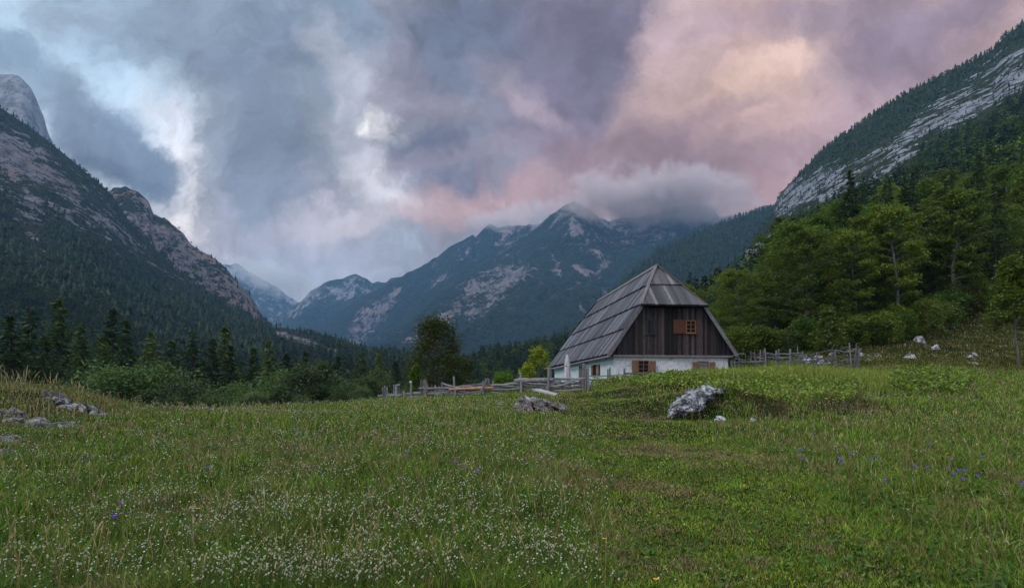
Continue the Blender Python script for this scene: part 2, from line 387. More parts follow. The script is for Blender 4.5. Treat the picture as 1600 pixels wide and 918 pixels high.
# mountains: crest polylines (px, py, depth); rise from foot depth/height to the crest
MT = {
 'right_slope': dict(c=[(880,585,360),(940,566,380),(1000,545,430),(1050,500,470),(1085,474,520),(1130,436,620),(1165,392,800),(1205,335,1000),(1216,306,1000),(1250,270,1000),(1300,224,960),(1350,190,920),(1400,156,890),(1450,130,860),(1500,106,830),(1550,80,800),(1575,52,790),(1600,38,780),(1700,-30,760),(2100,-200,760)],
   yf=72, zf=None, g=lambda t: .6*t+.4*t*t, A=14, ns=90),
 'left_slope': dict(c=[(-500,0,1150),(-100,95,1150),(0,168,1150),(30,188,1150),(70,216,1150),(110,248,1150),(150,282,1150),(175,305,1150),(205,350,1100),(250,397,1050),(290,434,1000),(330,466,950),(384,500,880),(430,515,830),(480,523,790),(530,536,750),(590,552,700),(640,563,650),(700,580,600),(780,597,550)],
   yf=190, zf=-15, g=lambda t: .45*t+.55*t*t, A=16, ns=110),
 'left_spur': dict(c=[(60,330,1500),(140,305,1500),(165,300,1500),(178,293,1500),(195,291,1500),(215,300,1500),(233,315,1500),(240,334,1500),(262,344,1480),(285,363,1460),(300,383,1440),(322,396,1420),(345,411,1400),(365,434,1380),(385,455,1360),(400,477,1340),(411,496,1320),(435,530,1300),(470,560,1280)],
   yf=1060, zf=100, g=lambda t: t, A=42, ns=100),
 'far_left_peak': dict(c=[(-500,150,2000),(-100,135,2000),(0,117,2000),(15,115,2000),(35,123,2000),(50,140,2000),(58,160,2000),(68,182,2000),(75,207,2000),(95,250,2000),(140,330,2000)],
   yf=1500, zf=300, g=lambda t: t, A=75, ns=220),
 'far_valley_wall': dict(c=[(250,395,5600),(330,405,5600),(345,411,5600),(358,415,5600),(372,411,5600),(388,424,5600),(420,440,5600),(450,462,5600),(480,480,5600),(540,500,5600)],
   yf=4450, zf=0, g=lambda t: .5*t+.5*t*t, A=230, ns=600),
 'far_valley_peak': dict(c=[(330,520,4400),(400,508,4400),(424,498,4400),(450,486,4400),(473,468,4400),(484,453,4400),(500,446,4400),(515,440,4400),(536,437,4400),(548,431,4400),(557,427,4400),(568,433,4400),(581,442,4400),(590,440,4400),(603,441,4400),(612,434,4400),(632,430,4400),(680,425,4400),(760,430,4400)],
   yf=3400, zf=-10, g=lambda t: .6*t+.4*t*t, A=190, ns=480),
 'rear_mountain': dict(c=[(330,560,3600),(400,532,3600),(440,521,3600),(473,512,3600),(515,496,3600),(545,477,3600),(578,457,3600),(605,444,3600),(630,430,3600),(651,419,3600),(683,401,3600),(711,381,3600),(730,370,3600),(739,367,3600),(743,372,3600),(752,362,3600),(765,351,3600),(778,357,3600),(791,353,3600),(820,350,3600),(844,346,3600),(880,352,3600),(930,380,3600),(1000,420,3600),(1060,470,3600)],
   yf=2500, zf=-15, g=lambda t: .6*t+.4*t*t, A=170, ns=480),
 'front_mountain': dict(c=[(430,590,2600),(500,562,2700),(550,543,2800),(590,521,2850),(640,481,2900),(690,441,2900),(735,416,2900),(770,399,2900),(800,383,2900),(830,362,2900),(850,345,2900),(870,330,2900),(884,320,2900),(896,314,2900),(906,318,2900),(925,330,2920),(950,345,2950),(985,340,3000),(1030,330,3000),(1070,322,3000),(1100,318,3000),(1112,326,3000),(1124,340,3000),(1150,335,3000),(1200,321,3000),(1260,300,3000)],
   yf=1250, zf=-20, g=lambda t: .55*t+.45*t*t, A=120, ns=380),
 'forested_ridge': dict(c=[(760,578,1100),(830,555,1150),(870,536,1200),(900,512,1250),(930,482,1300),(960,452,1350),(990,425,1400),(1003,414,1420),(1016,401,1450),(1042,384,1500),(1058,379,1500),(1093,364,1550),(1137,345,1600),(1170,335,1620),(1206,325,1650),(1260,305,1650)],
   yf=620, zf=-18, g=lambda t: .5*t+.5*t*t, A=26, ns=170),
 'valley_hill': dict(c=[(640,606,430),(690,596,430),(730,580,430),(760,571,430),(800,563,430),(840,556,430),(870,547,420),(900,540,410),(950,530,400),(1010,530,400),(1100,560,400)],
   yf=170, zf=-15, g=lambda t: sstep(0, 1, t)*.6+.4*t, A=3, ns=60),
}
def m_interp(m, px):
    c = np.array(m['c'], float)
    return np.interp(px, c[:, 0], c[:, 1]), np.interp(px, c[:, 0], c[:, 2])
_z70 = {}
def m_height(name, X, Y):
    """real height of a mountain's face at (X, Y)"""
    m = MT[name]; X = np.asarray(X, float); Y = np.asarray(Y, float)
    px = 800+F*X/Y; cy_, yc = m_interp(m, px); zc = CZ+(HOR-cy_)/F*yc
    yf = m['yf']
    if m['zf'] is None:
        if name not in _z70:
            g = np.linspace(800, 2200, 160); _z70[name] = (g, near_h((g-800)/F*yf, np.full(160, float(yf))))
        g, zz = _z70[name]; zf = np.minimum(np.interp(px, g, zz), 22)
    else: zf = m['zf']
    if m['zf'] is None: zf = zf-1.2*(1-sstep(72, 90, Y))
    t = (Y-yf)/(yc-yf); tt = np.clip(t, 0, 1)
    z = zf+(zc-zf)*m['g'](tt)
    z = np.where(t > 1, zc-(Y-yc)*.55, z)
    z = np.where(t < 0, zf+(Y-yf)*.3, z)
    q = np.stack([X/m['ns'], Y/m['ns']*.6, z/m['ns']*.5], -1).reshape(-1, 3)
    r = fbm(q, 5, .52, ridged=True).reshape(np.shape(X))-.35
    env = np.clip(tt*(1-tt)*4, 0, 1)**.7
    fine = fbm(q*4.1+9, 3).reshape(np.shape(X))
    return z+m['A']*(r*env+fine*.16*np.clip(tt*6, 0, 1))

def poly_mask(px, py, poly, soft):
    """1 inside, 0 outside, soft edge in pixels of the photograph's scale"""
    P = np.array(poly, float); Q = np.roll(P, -1, 0); d = np.full(px.shape, 1e9); ins = np.zeros(px.shape, bool)
    for (x0, y0), (x1, y1) in zip(P, Q):
        ex, ey = x1-x0, y1-y0; t = np.clip(((px-x0)*ex+(py-y0)*ey)/(ex*ex+ey*ey+1e-9), 0, 1)
        d = np.minimum(d, np.hypot(px-x0-t*ex, py-y0-t*ey))
        c = ((y0 > py) != (y1 > py)) & (px < (x1-x0)*(py-y0)/(y1-y0+1e-12)+x0); ins ^= c
    return np.clip(.5+np.where(ins, d, -d)/soft*.5, 0, 1)
RP = {
 'right_slope': [([(1200,350),(1200,318),(1215,300),(1237,284),(1274,264),(1311,250),(1323,258),(1365,226),(1390,220),(1423,180),(1452,166),(1497,138),(1539,104),(1560,86),(1620,60),(1700,30),(1700,60),(1620,135),(1600,150),(1568,164),(1535,192),(1497,206),(1472,214),(1439,236),(1435,258),(1390,284),(1348,308),(1310,335),(1290,330),(1274,322),(1237,338),(1212,352)],14,.56),
                 ([(1158,410),(1170,388),(1214,364),(1214,383),(1178,412)],7,1.)],
 'left_slope': [([(-60,150),(0,190),(35,205),(62,216),(88,232),(112,268),(142,300),(172,318),(192,345),(215,380),(245,410),(290,450),(250,430),(200,400),(150,362),(110,340),(70,300),(60,340),(75,400),(40,385),(15,300),(-60,240)],26,.62),
                ([(426,518),(446,519),(484,531),(542,553),(540,561),(478,549),(436,532)],3,1.)],
 'left_spur': [([(150,295),(240,290),(420,470),(425,505),(400,500),(330,470),(260,420),(180,330)],14,.62)],
 'far_left_peak': [([(-600,0),(200,0),(200,400),(-600,400)],10,1.)],
 'far_valley_wall': [([(200,380),(500,400),(500,470),(460,505),(400,480),(300,470)],40,.75)],
 'far_valley_peak': [([(420,495),(500,440),(557,420),(640,425),(700,420),(640,455),(600,460),(560,452),(540,475),(505,470),(470,492)],26,.6)],
 'rear_mountain': [([(536,543),(545,510),(575,482),(600,466),(622,446),(630,446),(616,480),(598,505),(585,528),(566,548)],8,.62),
                   ([(660,410),(742,360),(850,335),(1000,300),(1000,360),(840,372),(770,392),(720,405),(690,402)],20,.6),
                   ([(660,450),(690,425),(720,430),(690,450)],10,.6), ([(560,490),(575,478),(560,505)],8,.7)],
 'front_mountain': [([(640,520),(700,470),(725,436),(753,420),(790,412),(832,405),(838,436),(800,470),(760,492),(711,516),(655,536),(600,540),(590,528)],16,.62),
                    ([(770,400),(850,345),(900,310),(1000,270),(1120,290),(1124,340),(1206,319),(1180,336),(1100,360),(1050,375),(990,385),(965,398),(945,420),(925,420),(900,395),(880,370),(850,365),(810,400),(780,412)],26,.5),
                    ([(893,418),(905,412),(930,423),(945,405),(955,408),(935,430),(915,430)],5,1.),
                    ([(936,475),(944,452),(950,455),(944,478)],5,.9),([(905,470),(915,485),(925,490),(918,492),(902,480)],4,.9),
                    ([(862,395),(874,410),(882,440),(866,430)],8,.8),([(840,430),(850,445),(838,450)],8,.7),([(880,440),(895,455),(886,462)],7,.6)],
 'forested_ridge': [], 'valley_hill': [],
}
def mat_mountain(name, fcol, fcol2, rcol, rcol2, scale, bmp, fb, warm=None, dip=None, cut=(.5, .6)):
    """scale = size in metres of the main rock features"""
    m, t, b, o = newmat(name); co = geopos(t)
    mp = N(t, 'ShaderNodeMapping'); t.links.new(co, mp.inputs[0]); mp.inputs['Scale'].default_value = (1/scale, 1/scale, .45/scale); q = mp.outputs[0]
    if dip is not None:                                        # bedding planes dipping along the slope
        mp.inputs['Rotation'].default_value = (0, radians(dip), 0); mp.inputs['Scale'].default_value = (.28/scale, .8/scale, 1.5/scale)
    n1 = noise(t, q, 1., 9, .65, .3); n2 = noise(t, q, 4.5, 7, .65); n3 = noise(t, q, 16., 4, .65)
    a = attr(t, 'rock', 'Fac')
    k = math_(t, 'ADD', a, math_(t, 'ADD', math_(t, 'MULTIPLY', math_(t, 'SUBTRACT', n1, .5), 2.1), math_(t, 'ADD', math_(t, 'MULTIPLY', math_(t, 'SUBTRACT', n2, .5), 1.9), math_(t, 'MULTIPLY', math_(t, 'SUBTRACT', n3, .5), .9))))
    k = ramp(t, k, *cut)
    rc = mixc(t, ramp(t, math_(t, 'ADD', math_(t, 'MULTIPLY', n2, .6), math_(t, 'MULTIPLY', n3, .4)), .42, .56), rcol2, rcol)
    if warm: rc = mixc(t, ramp(t, noise(t, q, .8, 4, .6), .48, .62, 0, .7), rc, warm)
    fc = mixc(t, ramp(t, n2, .35, .65), fcol, fcol2)
    fc = mixc(t, 1., fc, N_rgb(t, ramp(t, n3, .3, .7, .5, 1.5)), 'MULTIPLY')
    t.links.new(mixc(t, k, fc, rc), b.inputs['Base Color']); b.inputs['Roughness'].default_value = .95; b.inputs['Specular IOR Level'].default_value = .1
    vo = N(t, 'ShaderNodeTexVoronoi', feature='F1'); t.links.new(co, vo.inputs['Vector']); vo.inputs['Scale'].default_value = 1/fb
    fh = math_(t, 'SUBTRACT', 1., vo.outputs['Distance'])
    h = math_(t, 'ADD', math_(t, 'MULTIPLY', math_(t, 'MULTIPLY', fh, fb/bmp), math_(t, 'SUBTRACT', 1., k)),
              math_(t, 'ADD', n1, math_(t, 'ADD', math_(t, 'MULTIPLY', n2, .45), math_(t, 'MULTIPLY', n3, .18))))
    bump(t, b, h, 1., bmp); return m
MM = {
 'right_slope': mat_mountain('right_slope', (.02,.032,.01), (.035,.05,.016), (.3,.32,.36), (.06, .065, .075), 55, 18, 7, dip=38, cut=(.5, .56)),  # darkened second rock tone also paints shadows into the cliff's bedding streaks
 'left_slope': mat_mountain('left_slope', (.012,.02,.009), (.022,.03,.012), (.2,.19,.2), (.06,.06,.065), 70, 18, 8, warm=(.19,.145,.13)),
 'left_spur': mat_mountain('left_spur', (.016,.026,.014), (.025,.035,.016), (.21,.18,.175), (.07,.065,.065), 70, 20, 9, warm=(.25,.155,.12)),
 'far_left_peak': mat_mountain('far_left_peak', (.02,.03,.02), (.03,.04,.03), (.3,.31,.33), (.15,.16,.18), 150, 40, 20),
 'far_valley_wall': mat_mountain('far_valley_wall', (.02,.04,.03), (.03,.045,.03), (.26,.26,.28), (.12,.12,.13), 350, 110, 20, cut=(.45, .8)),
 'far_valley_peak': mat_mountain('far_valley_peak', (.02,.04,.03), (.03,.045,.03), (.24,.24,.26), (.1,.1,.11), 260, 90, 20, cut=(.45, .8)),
 'rear_mountain': mat_mountain('rear_mountain', (.012,.024,.02), (.018,.03,.022), (.2,.185,.195), (.075,.07,.078), 160, 55, 16, cut=(.46, .8), warm=(.27,.2,.18)),
 'front_mountain': mat_mountain('front_mountain', (.010,.021,.017), (.02,.034,.022), (.2,.185,.19), (.075,.07,.075), 120, 42, 14, cut=(.46, .8), warm=(.27,.19,.17)),
 'forested_ridge': mat_mountain('forested_ridge', (.012,.026,.014), (.02,.036,.016), (.3,.3,.3), (.15,.15,.15), 90, 18, 9),
 'valley_hill': mat_mountain('valley_hill', (.02,.03,.01), (.03,.045,.015), (.3,.3,.3), (.15,.15,.15), 60, 10, 8),
}
MNAME = dict(right_slope='hillside', left_slope='hillside', left_spur='mountain', far_left_peak='mountain', far_valley_wall='mountain', far_valley_peak='mountain', rear_mountain='mountain', front_mountain='mountain', forested_ridge='hill', valley_hill='hill')
def build_mountain(name, rows, step):
    m = MT[name]; c = np.array(m['c'], float)
    px = np.arange(c[0, 0], c[-1, 0]+step, step); cy_, yc = m_interp(m, px)
    s = np.concatenate([np.linspace(-.05, 1, rows), 1+np.array([.01, .03, .07, .15, .3, .6])])
    y0 = float(m['yf'])
    Y = np.where(s[:, None] <= 1, y0*np.power(yc[None]/y0, s[:, None]) if y0*2.5 < yc.mean() else y0+(yc[None]-y0)*s[:, None], y0+(yc[None]-y0)*s[:, None])
    X = (px[None]-800)/F*Y
    Z = m_height(name, X, Y)
    V = np.stack([X, Y, Z], -1).reshape(-1, 3)
    ppx = 800+F*V[:, 0]/V[:, 1]; ppy = HOR-F*(V[:, 2]-CZ)/V[:, 1]
    rk = np.zeros(len(V))
    for poly, soft, amp in RP[name]: rk = np.maximum(rk, poly_mask(ppx, ppy, poly, soft)*amp)
    me = npmesh(MNAME[name], V, gridfaces(len(s), len(px))[:, ::-1], smooth=True, extra={'rock': rk})
    o = link(MNAME[name], me, MM[name]); tag(o, kind='structure'); return o
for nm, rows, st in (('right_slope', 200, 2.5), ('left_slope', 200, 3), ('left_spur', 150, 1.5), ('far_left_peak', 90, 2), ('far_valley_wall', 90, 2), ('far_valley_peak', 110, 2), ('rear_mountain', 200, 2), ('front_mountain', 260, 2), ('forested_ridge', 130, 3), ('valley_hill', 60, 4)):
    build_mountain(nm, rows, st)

# ground sheet
def build_ground():
    def axis(lim, fine, lo, n_out):
        a = np.arange(-lo, lo+1e-6, fine); b = lo*np.power(lim/lo, np.linspace(0, 1, n_out)[1:])
        return np.concatenate([-b[::-1], a, b])
    xs = np.concatenate([-(45*np.power(6400/45, np.linspace(0, 1, 60)[1:]))[::-1], np.arange(-45, 60, .35), 60*np.power(6400/60, np.linspace(0, 1, 60)[1:])])
    ys = np.concatenate([-(2*np.power(3000/2, np.linspace(0, 1, 14)))[::-1], np.arange(-1, 80, .35), 80*np.power(6400/80, np.linspace(0, 1, 60)[1:])])
    X, Y = np.meshgrid(xs, ys); Z = ground_h(X, Y)
    me = npmesh('ground', np.stack([X, Y, Z], -1).reshape(-1, 3), gridfaces(len(ys), len(xs)), smooth=True)
    m, t, b, o = newmat('meadow_soil'); co = geopos(t)
    c = mixc(t, ramp(t, noise(t, co, .35, 6, .6), .4, .62), (.012,.018,.006), (.022,.03,.009))
    c = mixc(t, ramp(t, noise(t, co, 1.6, 6, .65), .5, .68, 0, .6), c, (.075,.062,.028))
    c = mixc(t, 1., c, N_rgb(t, ramp(t, noise(t, co, 14., 5, .7), .3, .7, .45, 1.4)), 'MULTIPLY')
    t.links.new(c, b.inputs['Base Color']); b.inputs['Roughness'].default_value = 1; b.inputs['Specular IOR Level'].default_value = .05
    bump(t, b, noise(t, co, 9., 6, .7), .8, .12)
    tag(link('ground', me, m), kind='structure')
build_ground()
#PART2
# ------------------------------------------------------------------ the farmhouse
HX, HY, HYAW = 13.736, 49.0, .101
HW, HE, HS, HH, HB, HL = 11.2, 2.862+CZ, 1.476, 4.095, 4.05, 29.8     # width, eave z, slope, hip height, hip setback, length
w2 = HW/2; ZR = HE+w2*HS; AH = w2-HH/HS; ZH = HE+HH
def grey(lo=.12, hi=.3, warm=0.):
    g = random.uniform(lo, hi); return (g*(1+.02+warm), g, g*(1.09-warm))
def build_house():
    root = empty('farmhouse', (HX, HY, 0), HYAW)
    tag(root, 'old farmhouse with whitewashed stone base, dark plank gable and grey board roof', 'house')
    # --- stone walls: four slabs
    WA, WF = w2-.52, .42
    c = (1, 1, 1); z0, z1 = .6, 4.25
    m, t, b, o = newmat('whitewashed_stone'); co = objco(t)
    n1 = noise(t, co, 3.2, 7, .65); n2 = noise(t, co, 11., 5, .7); n3 = noise(t, co, .7, 4, .6)
    cc = mixc(t, ramp(t, n2, .36, .46), (.2, .19, .18), (.66, .71, .75))
    cc = mixc(t, ramp(t, n3, .42, .66, 0, .6), cc, (.45, .47, .47)); cc = mixc(t, ramp(t, noise(t, co, 1.4, 6, .7), .52, .7, 0, .7), cc, (.24, .22, .2))
    t.links.new(cc, b.inputs['Base Color']); bump(t, b, math_(t, 'ADD', n1, n2), .8, .06)
    m2, t, b, o = newmat('blue_limewash'); co = objco(t)
    n1 = noise(t, co, 1.6, 6, .6); n2 = noise(t, co, 9., 5, .6)
    cc = mixc(t, ramp(t, n1, .35, .6), (.42, .56, .61), (.55, .67, .71)); cc = mixc(t, ramp(t, n2, .66, .72), cc, (.25, .27, .27))
    t.links.new(cc, b.inputs['Base Color']); bump(t, b, n2, .4, .03)
    def wallgrid(name, P0, P1, mat, n, nz=14):
        q = MB(); V = []; Fc = []
        P0, P1 = Vector(P0), Vector(P1); nr = Vector((P1.y-P0.y, -(P1.x-P0.x), 0)).normalized()
        pts = []
        for j in range(nz+1):
            for i in range(n+1):
                p = P0.lerp(P1, i/n); pts.append((p.x, p.y, z0+(z1-z0)*j/nz))
        d = fbm(np.array(pts)*1.1, 4)*.07
        V = [(p[0]+nr.x*e, p[1]+nr.y*e, p[2]) for p, e in zip(pts, d)]
        for j in range(nz):
            for i in range(n):
                a = j*(n+1)+i; Fc.append((a, a+1, a+n+2, a+n+1))
        q.add(V, Fc); bk = len(V)
        return q.build(name, mat, root, smooth=True)
    wallgrid('gable_wall', (-WA, WF, 0), (WA, WF, 0), m, 60)
    wallgrid('side_wall', (-WA, HL-.5, 0), (-WA, WF, 0), m2, 110)
    wallgrid('side_wall', (WA, WF, 0), (WA, HL-.5, 0), m, 110)
    wallgrid('rear_wall', (WA, HL-.5, 0), (-WA, HL-.5, 0), m, 60)
    # --- board gables
    def inroof(z): return max(0., (ZR-z)/HS)          # half width under the roof at height z
    gz0, gz1 = 4.36, ZH-.12
    for nm, bb, dr in (('gable_boards', .33, 1), ('rear_gable_boards', HL-.4, -1)):
        q = MB(); a = -w2+.22
        while a < w2-.22:
            wd = random.uniform(.16, .27); a1 = min(a+wd, w2-.22)
            zt = [min(gz1, ZR-abs(x)*HS-.12) for x in (a, a1)]
            g = random.choice([.01, .014, .018, .022, .032, .05])*random.uniform(.8, 1.2)
            red = sstep(6.2, 8.2, zt[0])*.5
            col = (g*(.98+red*random.random()), g*.97, g*(1.1-.25*red))
            zb = gz0-random.uniform(0, .03)
            if min(zt) > zb+.05:
                e = random.uniform(0, .028)
                y0, y1 = (bb-.03-e, bb+.03) if dr > 0 else (bb-.03, bb+.03+e)
                q.prism([(a, y0, zb), (a1-.012, y0, zb), (a1-.012, y1, zb), (a, y1, zb)], [(a, y0, zt[0]), (a1-.012, y0, zt[1]), (a1-.012, y1, zt[1]), (a, y1, zt[0])], col)
            a = a1
        q.prism([(-w2+.3, bb+.04*dr, gz0), (w2-.3, bb+.04*dr, gz0), (w2-.3, bb+.09*dr, gz0), (-w2+.3, bb+.09*dr, gz0)][::dr], [(-AH, bb+.04*dr, gz1), (AH, bb+.04*dr, gz1), (AH, bb+.09*dr, gz1), (-AH, bb+.09*dr, gz1)][::dr], (.01, .01, .01))
        q.build(nm, M['boards'], root)
    MB().box(-w2+.42, w2-.2, .18, .36, 4.19, 4.36, (.17, .16, .16)).build('beam', M['oldwood'], root)
    MB().box(-w2+.5, w2-.5, .36, HL-.6, 4.26, 4.34, (.03, .03, .03)).build('attic_floor', M['boards'], root)
    # --- roof courses: boards laid down the slope, every course lapping over the one below
    zs = [HE-.12, HE+2.05, HE+4.13, HE+6.2, ZR]
    k = math.hypot(1, HS); nx, nz_ = HS/k, 1/k
    def zmax(bb):
        if bb < HB: return ZH+(ZR-ZH)*bb/HB
        if bb > HL-HB: return ZH+(ZR-ZH)*(HL-bb)/HB
        return ZR
    for side, nm in ((-1, 'roof_slope'), (1, 'roof_slope')):
        q = MB()
        for ci in range(4):
            zb, ztop = zs[ci], zs[ci+1]
            bb = 0.
            if zb > ZH: bb = HB*(zb-ZH)/(ZR-ZH)
            bend = HL-bb
            while bb < bend-.01:
                wd = min(random.uniform(.17, .3), bend-bb); b1 = bb+wd-.008
                t0, t1 = min(ztop+.0, zmax(bb)), min(ztop+.0, zmax(b1))
                t0, t1 = max(t0, zb+.02), max(t1, zb+.02)
                g = random.choice([.05, .07, .085, .1, .12, .2])*random.uniform(.85, 1.15)
                if random.random() < .12: g *= 1.5
                col = (g*.9, g*.97, g*1.14) if random.random() < .85 else (g*1.05, g*.97, g*.95)
                lo = .17+random.uniform(0, .035); hi = .03+random.uniform(0, .012)
                zbb = zb-random.uniform(0, .05)
                def P(bv, z, off): return (side*((ZR-z)/HS)+side*nx*off, bv, z+nz_*off)
                lo0 = 0.05
                bot = [P(bb, zbb, lo0), P(b1, zbb, lo0), P(b1, t1, -.02), P(bb, t0, -.02)]
                top = [P(bb, zbb, lo), P(b1, zbb, lo), P(b1, t1, hi), P(bb, t0, hi)]
                q.prism(bot if side < 0 else bot[::-1], top if side < 0 else top[::-1], col)
                bb += wd
        # under-boarding
        U = lambda bv, z: (side*((ZR-z)/HS)-side*nx*.03, bv, z-nz_*.03)
        L = lambda bv, z: (side*((ZR-z)/HS)-side*nx*.09, bv, z-nz_*.09)
        pg = [(0.02, HE-.1), (HL-.02, HE-.1), (HL-.02, ZH), (HL-HB, ZR-.02), (HB, ZR-.02), (.02, ZH)]
        q.prism([L(*p) for p in pg], [U(*p) for p in pg], (.03, .03, .032))
        q.build(nm, M['roofb'], root)
    for end in (0, 1):
        q = MB(); sl = (ZR-ZH)/(HB+.3); kk = math.hypot(1, sl)
        fy = (lambda v: v) if end == 0 else (lambda v: HL-v)
        # front hip: heights ZH (at b=-.3) to ZR (at b=HB)
        for zb, zt in ((ZH-.06, (ZH+ZR)/2-.05), ((ZH+ZR)/2-.05, ZR)):
            A = AH*(ZR-zb)/(ZR-ZH)+.12; a = -A
            while a < A-.01:
                wd = min(random.uniform(.2, .34), A-a); a1 = a+wd-.01
                zt0, zt1 = [max(zb+.03, min(zt, ZR-(abs(x)-.1)/(AH+.1)*(ZR-ZH))) for x in (a, a1)]
                g = random.choice([.055, .07, .09, .11, .18])*random.uniform(.85, 1.15); col = (g*1.05, g, g*1.04)
                P = lambda av, z, off: (av, fy(-.3+(z-ZH)/sl-off*sl/kk), z+off/kk)
                lo = .14+random.uniform(0, .03)
                bot = [P(a, zb, .02), P(a1, zb, .02), P(a1, zt1, -.02), P(a, zt0, -.02)]; top = [P(a, zb, lo), P(a1, zb, lo), P(a1, zt1, .03), P(a, zt0, .03)]
                q.prism(bot if end == 0 else bot[::-1], top if end == 0 else top[::-1], col)
                a += wd
        pg = [(-AH-.1, ZH-.04), (AH+.1, ZH-.04), (0, ZR-.03)]
        P = lambda av, z, off: (av, fy(-.3+(z-ZH)/sl-off*sl/kk), z+off/kk)
        bt, tp = [P(a, z, -.1) for a, z in pg], [P(a, z, -.03) for a, z in pg]
        q.prism(bt if end == 0 else bt[::-1], tp if end == 0 else tp[::-1], (.03, .03, .03))
        q.build('hip', M['roofb'], root)
        for s in (-1, 1):
            q = MB()
            # hip cap: two lapped brown boards
            p0 = Vector((s*(AH+.1), fy(-.22), ZH+.1)); p1 = Vector((s*.03, fy(HB), ZR+.13))
            for u0, u1, lift in ((0, .52, 0), (.48, 1, .04)):
                a_, b_ = p0.lerp(p1, u0), p0.lerp(p1, u1); wdt = .17
                for dx, dy in ((s*wdt, wdt*.9),):
                    o1 = Vector((s*.13, fy(0)-fy(-.13) if end == 0 else -.13, -.02))
                    v = [a_+Vector((s*.14, .1 if end == 0 else -.1, -.05+lift)), a_+Vector((-s*.1, -.12 if end == 0 else .12, 0+lift)), b_+Vector((-s*.1, -.12 if end == 0 else .12, 0+lift)), b_+Vector((s*.14, .1 if end == 0 else -.1, -.05+lift))]
                    q.prism(v, [x+Vector((0, 0, .05)) for x in v], grey(.12, .15, .08))
            q.build('hip_board', M['oldwood'], root)
            # barge boards up the rake
            q = MB(); r0 = Vector((s*(w2+.12), fy(-.02), HE-.18)); r1 = Vector((s*(AH-.02), fy(-.02), ZH-.02)); n_ = Vector((-s*nx, 0, -nz_))
            for u0, u1 in ((0, .36), (.355, .68), (.675, 1)):
                a_, b_ = r0.lerp(r1, u0), r0.lerp(r1, u1); th = Vector((0, -.05 if end == 0 else .05, 0)); off = Vector((s*nx, 0, nz_))*random.uniform(.06, .11)
                v = [a_+off, b_+off, b_+off+n_*.3, a_+off+n_*.3]
                q.prism(v, [x+th for x in v], grey(.12, .17))
            q.build('barge_board', M['oldwood'], root)
    q = MB()
    for s in (-1, 1):
        v = [(0, HB-.2, ZR+.2), (0, HL-HB+.2, ZR+.2), (s*.22, HL-HB+.2, ZR-.1), (s*.22, HB-.2, ZR-.1)]
        q.prism(v, [(x, y, z+.05) for x, y, z in v], (.16, .155, .16))
    q.build('ridge_board', M['oldwood'], root)
    # rafter ends under the left eave, gutter on brackets
    for i in range(22):
        bb = .5+i*(HL-1)/21; p = Vector((-w2+.02, bb, HE-.16)); d = Vector((1/k, 0, HS/k))
        MB().tube([p, p+d*.9], .06, 5, (.08, .07, .07)).build('rafter', M['oldwood'], root)
    g = MB().tube([(-w2-.14, -.1, HE-.27), (-w2-.13, HL*.33, HE-.3), (-w2-.15, HL*.66, HE-.34), (-w2-.14, HL+.1, HE-.38)], .085, 8, (.22, .23, .25), wob=.03).build('gutter', M['oldwood'], root)
    for i in range(9):
        bb = .6+i*3.5; MB().tube([(-w2+.3, bb, HE-.12), (-w2-.05, bb, HE-.42), (-w2-.2, bb, HE-.3)], .03, 5, (.1, .1, .1)).build('bracket', M['oldwood'], g)
    # --- windows
    glass, t, b, o = newmat('dark_glass'); b.inputs['Base Color'].default_value = (.006, .006, .008, 1); b.inputs['Roughness'].default_value = .25; b.inputs['Specular IOR Level'].default_value = .12
    inside = mat_simple('curtain', (.16, .2, .22), var=.3)
    wood_r = mat_simple('red_brown_wood', (.1, .042, .024), nscale=9, var=.3, bmp=.3, stretch=(3, 3, .6))
    wood_o = mat_simple('orange_wood', (.2, .1, .05), nscale=9, var=.25, bmp=.2)
    wood_w = mat_simple('window_wood', (.2, .1, .06), nscale=9, var=.25, bmp=.2)
    wood_s = mat_simple('shutter_wood', (.17, .105, .07), nscale=8, var=.3, bmp=.3, stretch=(3, 3, .6))
    ca, sa = cos(HYAW), sin(HYAW)
    def on_gable(px, py, bb=WF):           # pixel -> (a, z) on the gable plane
        u = (px-800)/F                     # X = u*Y ; X = HX+a*ca-bb*sa ; Y = HY+a*sa+bb*ca
        a = (u*(HY+bb*ca)-HX+bb*sa)/(ca-u*sa); Y = HY+a*sa+bb*ca; return a, CZ+(HOR-py)/F*Y
    def on_side(px, py, a=-WA):
        u = (px-800)/F; bb = (HX+a*ca-u*(HY+a*sa))/(u*ca+sa); Y = HY+a*sa+bb*ca; return bb, CZ+(HOR-py)/F*Y
    def frame(name_root, a0, a1, z0, z1, yf, T, mat, nv, nh, deep=.0, gl=None):
        """T maps (along, out, z) to house space; window = frame > pane"""
        q = MB(); f = .07
        def bx(x0, x1, za, zb, o0, o1, cc=(1, 1, 1)):
            P = [(x0, o0), (x1, o0), (x1, o1), (x0, o1)]
            q.prism([T(x, o_, za) for x, o_ in P], [T(x, o_, zb) for x, o_ in P], cc)
        bx(a0, a0+f, z0, z1, 0, .1); bx(a1-f, a1, z0, z1, 0, .1); bx(a0+f, a1-f, z0, z0+f, 0, .1); bx(a0+f, a1-f, z1-f, z1, 0, .1)
        for i in range(1, nv+1):
            x = a0+(a1-a0)*i/(nv+1); bx(x-.022, x+.022, z0+f, z1-f, .02, .07)
        for i in range(1, nh+1):
            z = z0+(z1-z0)*i/(nh+1); bx(a0+f, a1-f, z-.018, z+.018, .025, .065)
        wn = q.build('window', mat, root)
        q = MB(); P = [(a0+f, .0), (a1-f, .0), (a1-f, .03), (a0+f, .03)]
        q.prism([T(x, o_, z0+f) for x, o_ in P], [T(x, o_, z1-f) for x, o_ in P]); q.build('pane', gl or glass, wn)
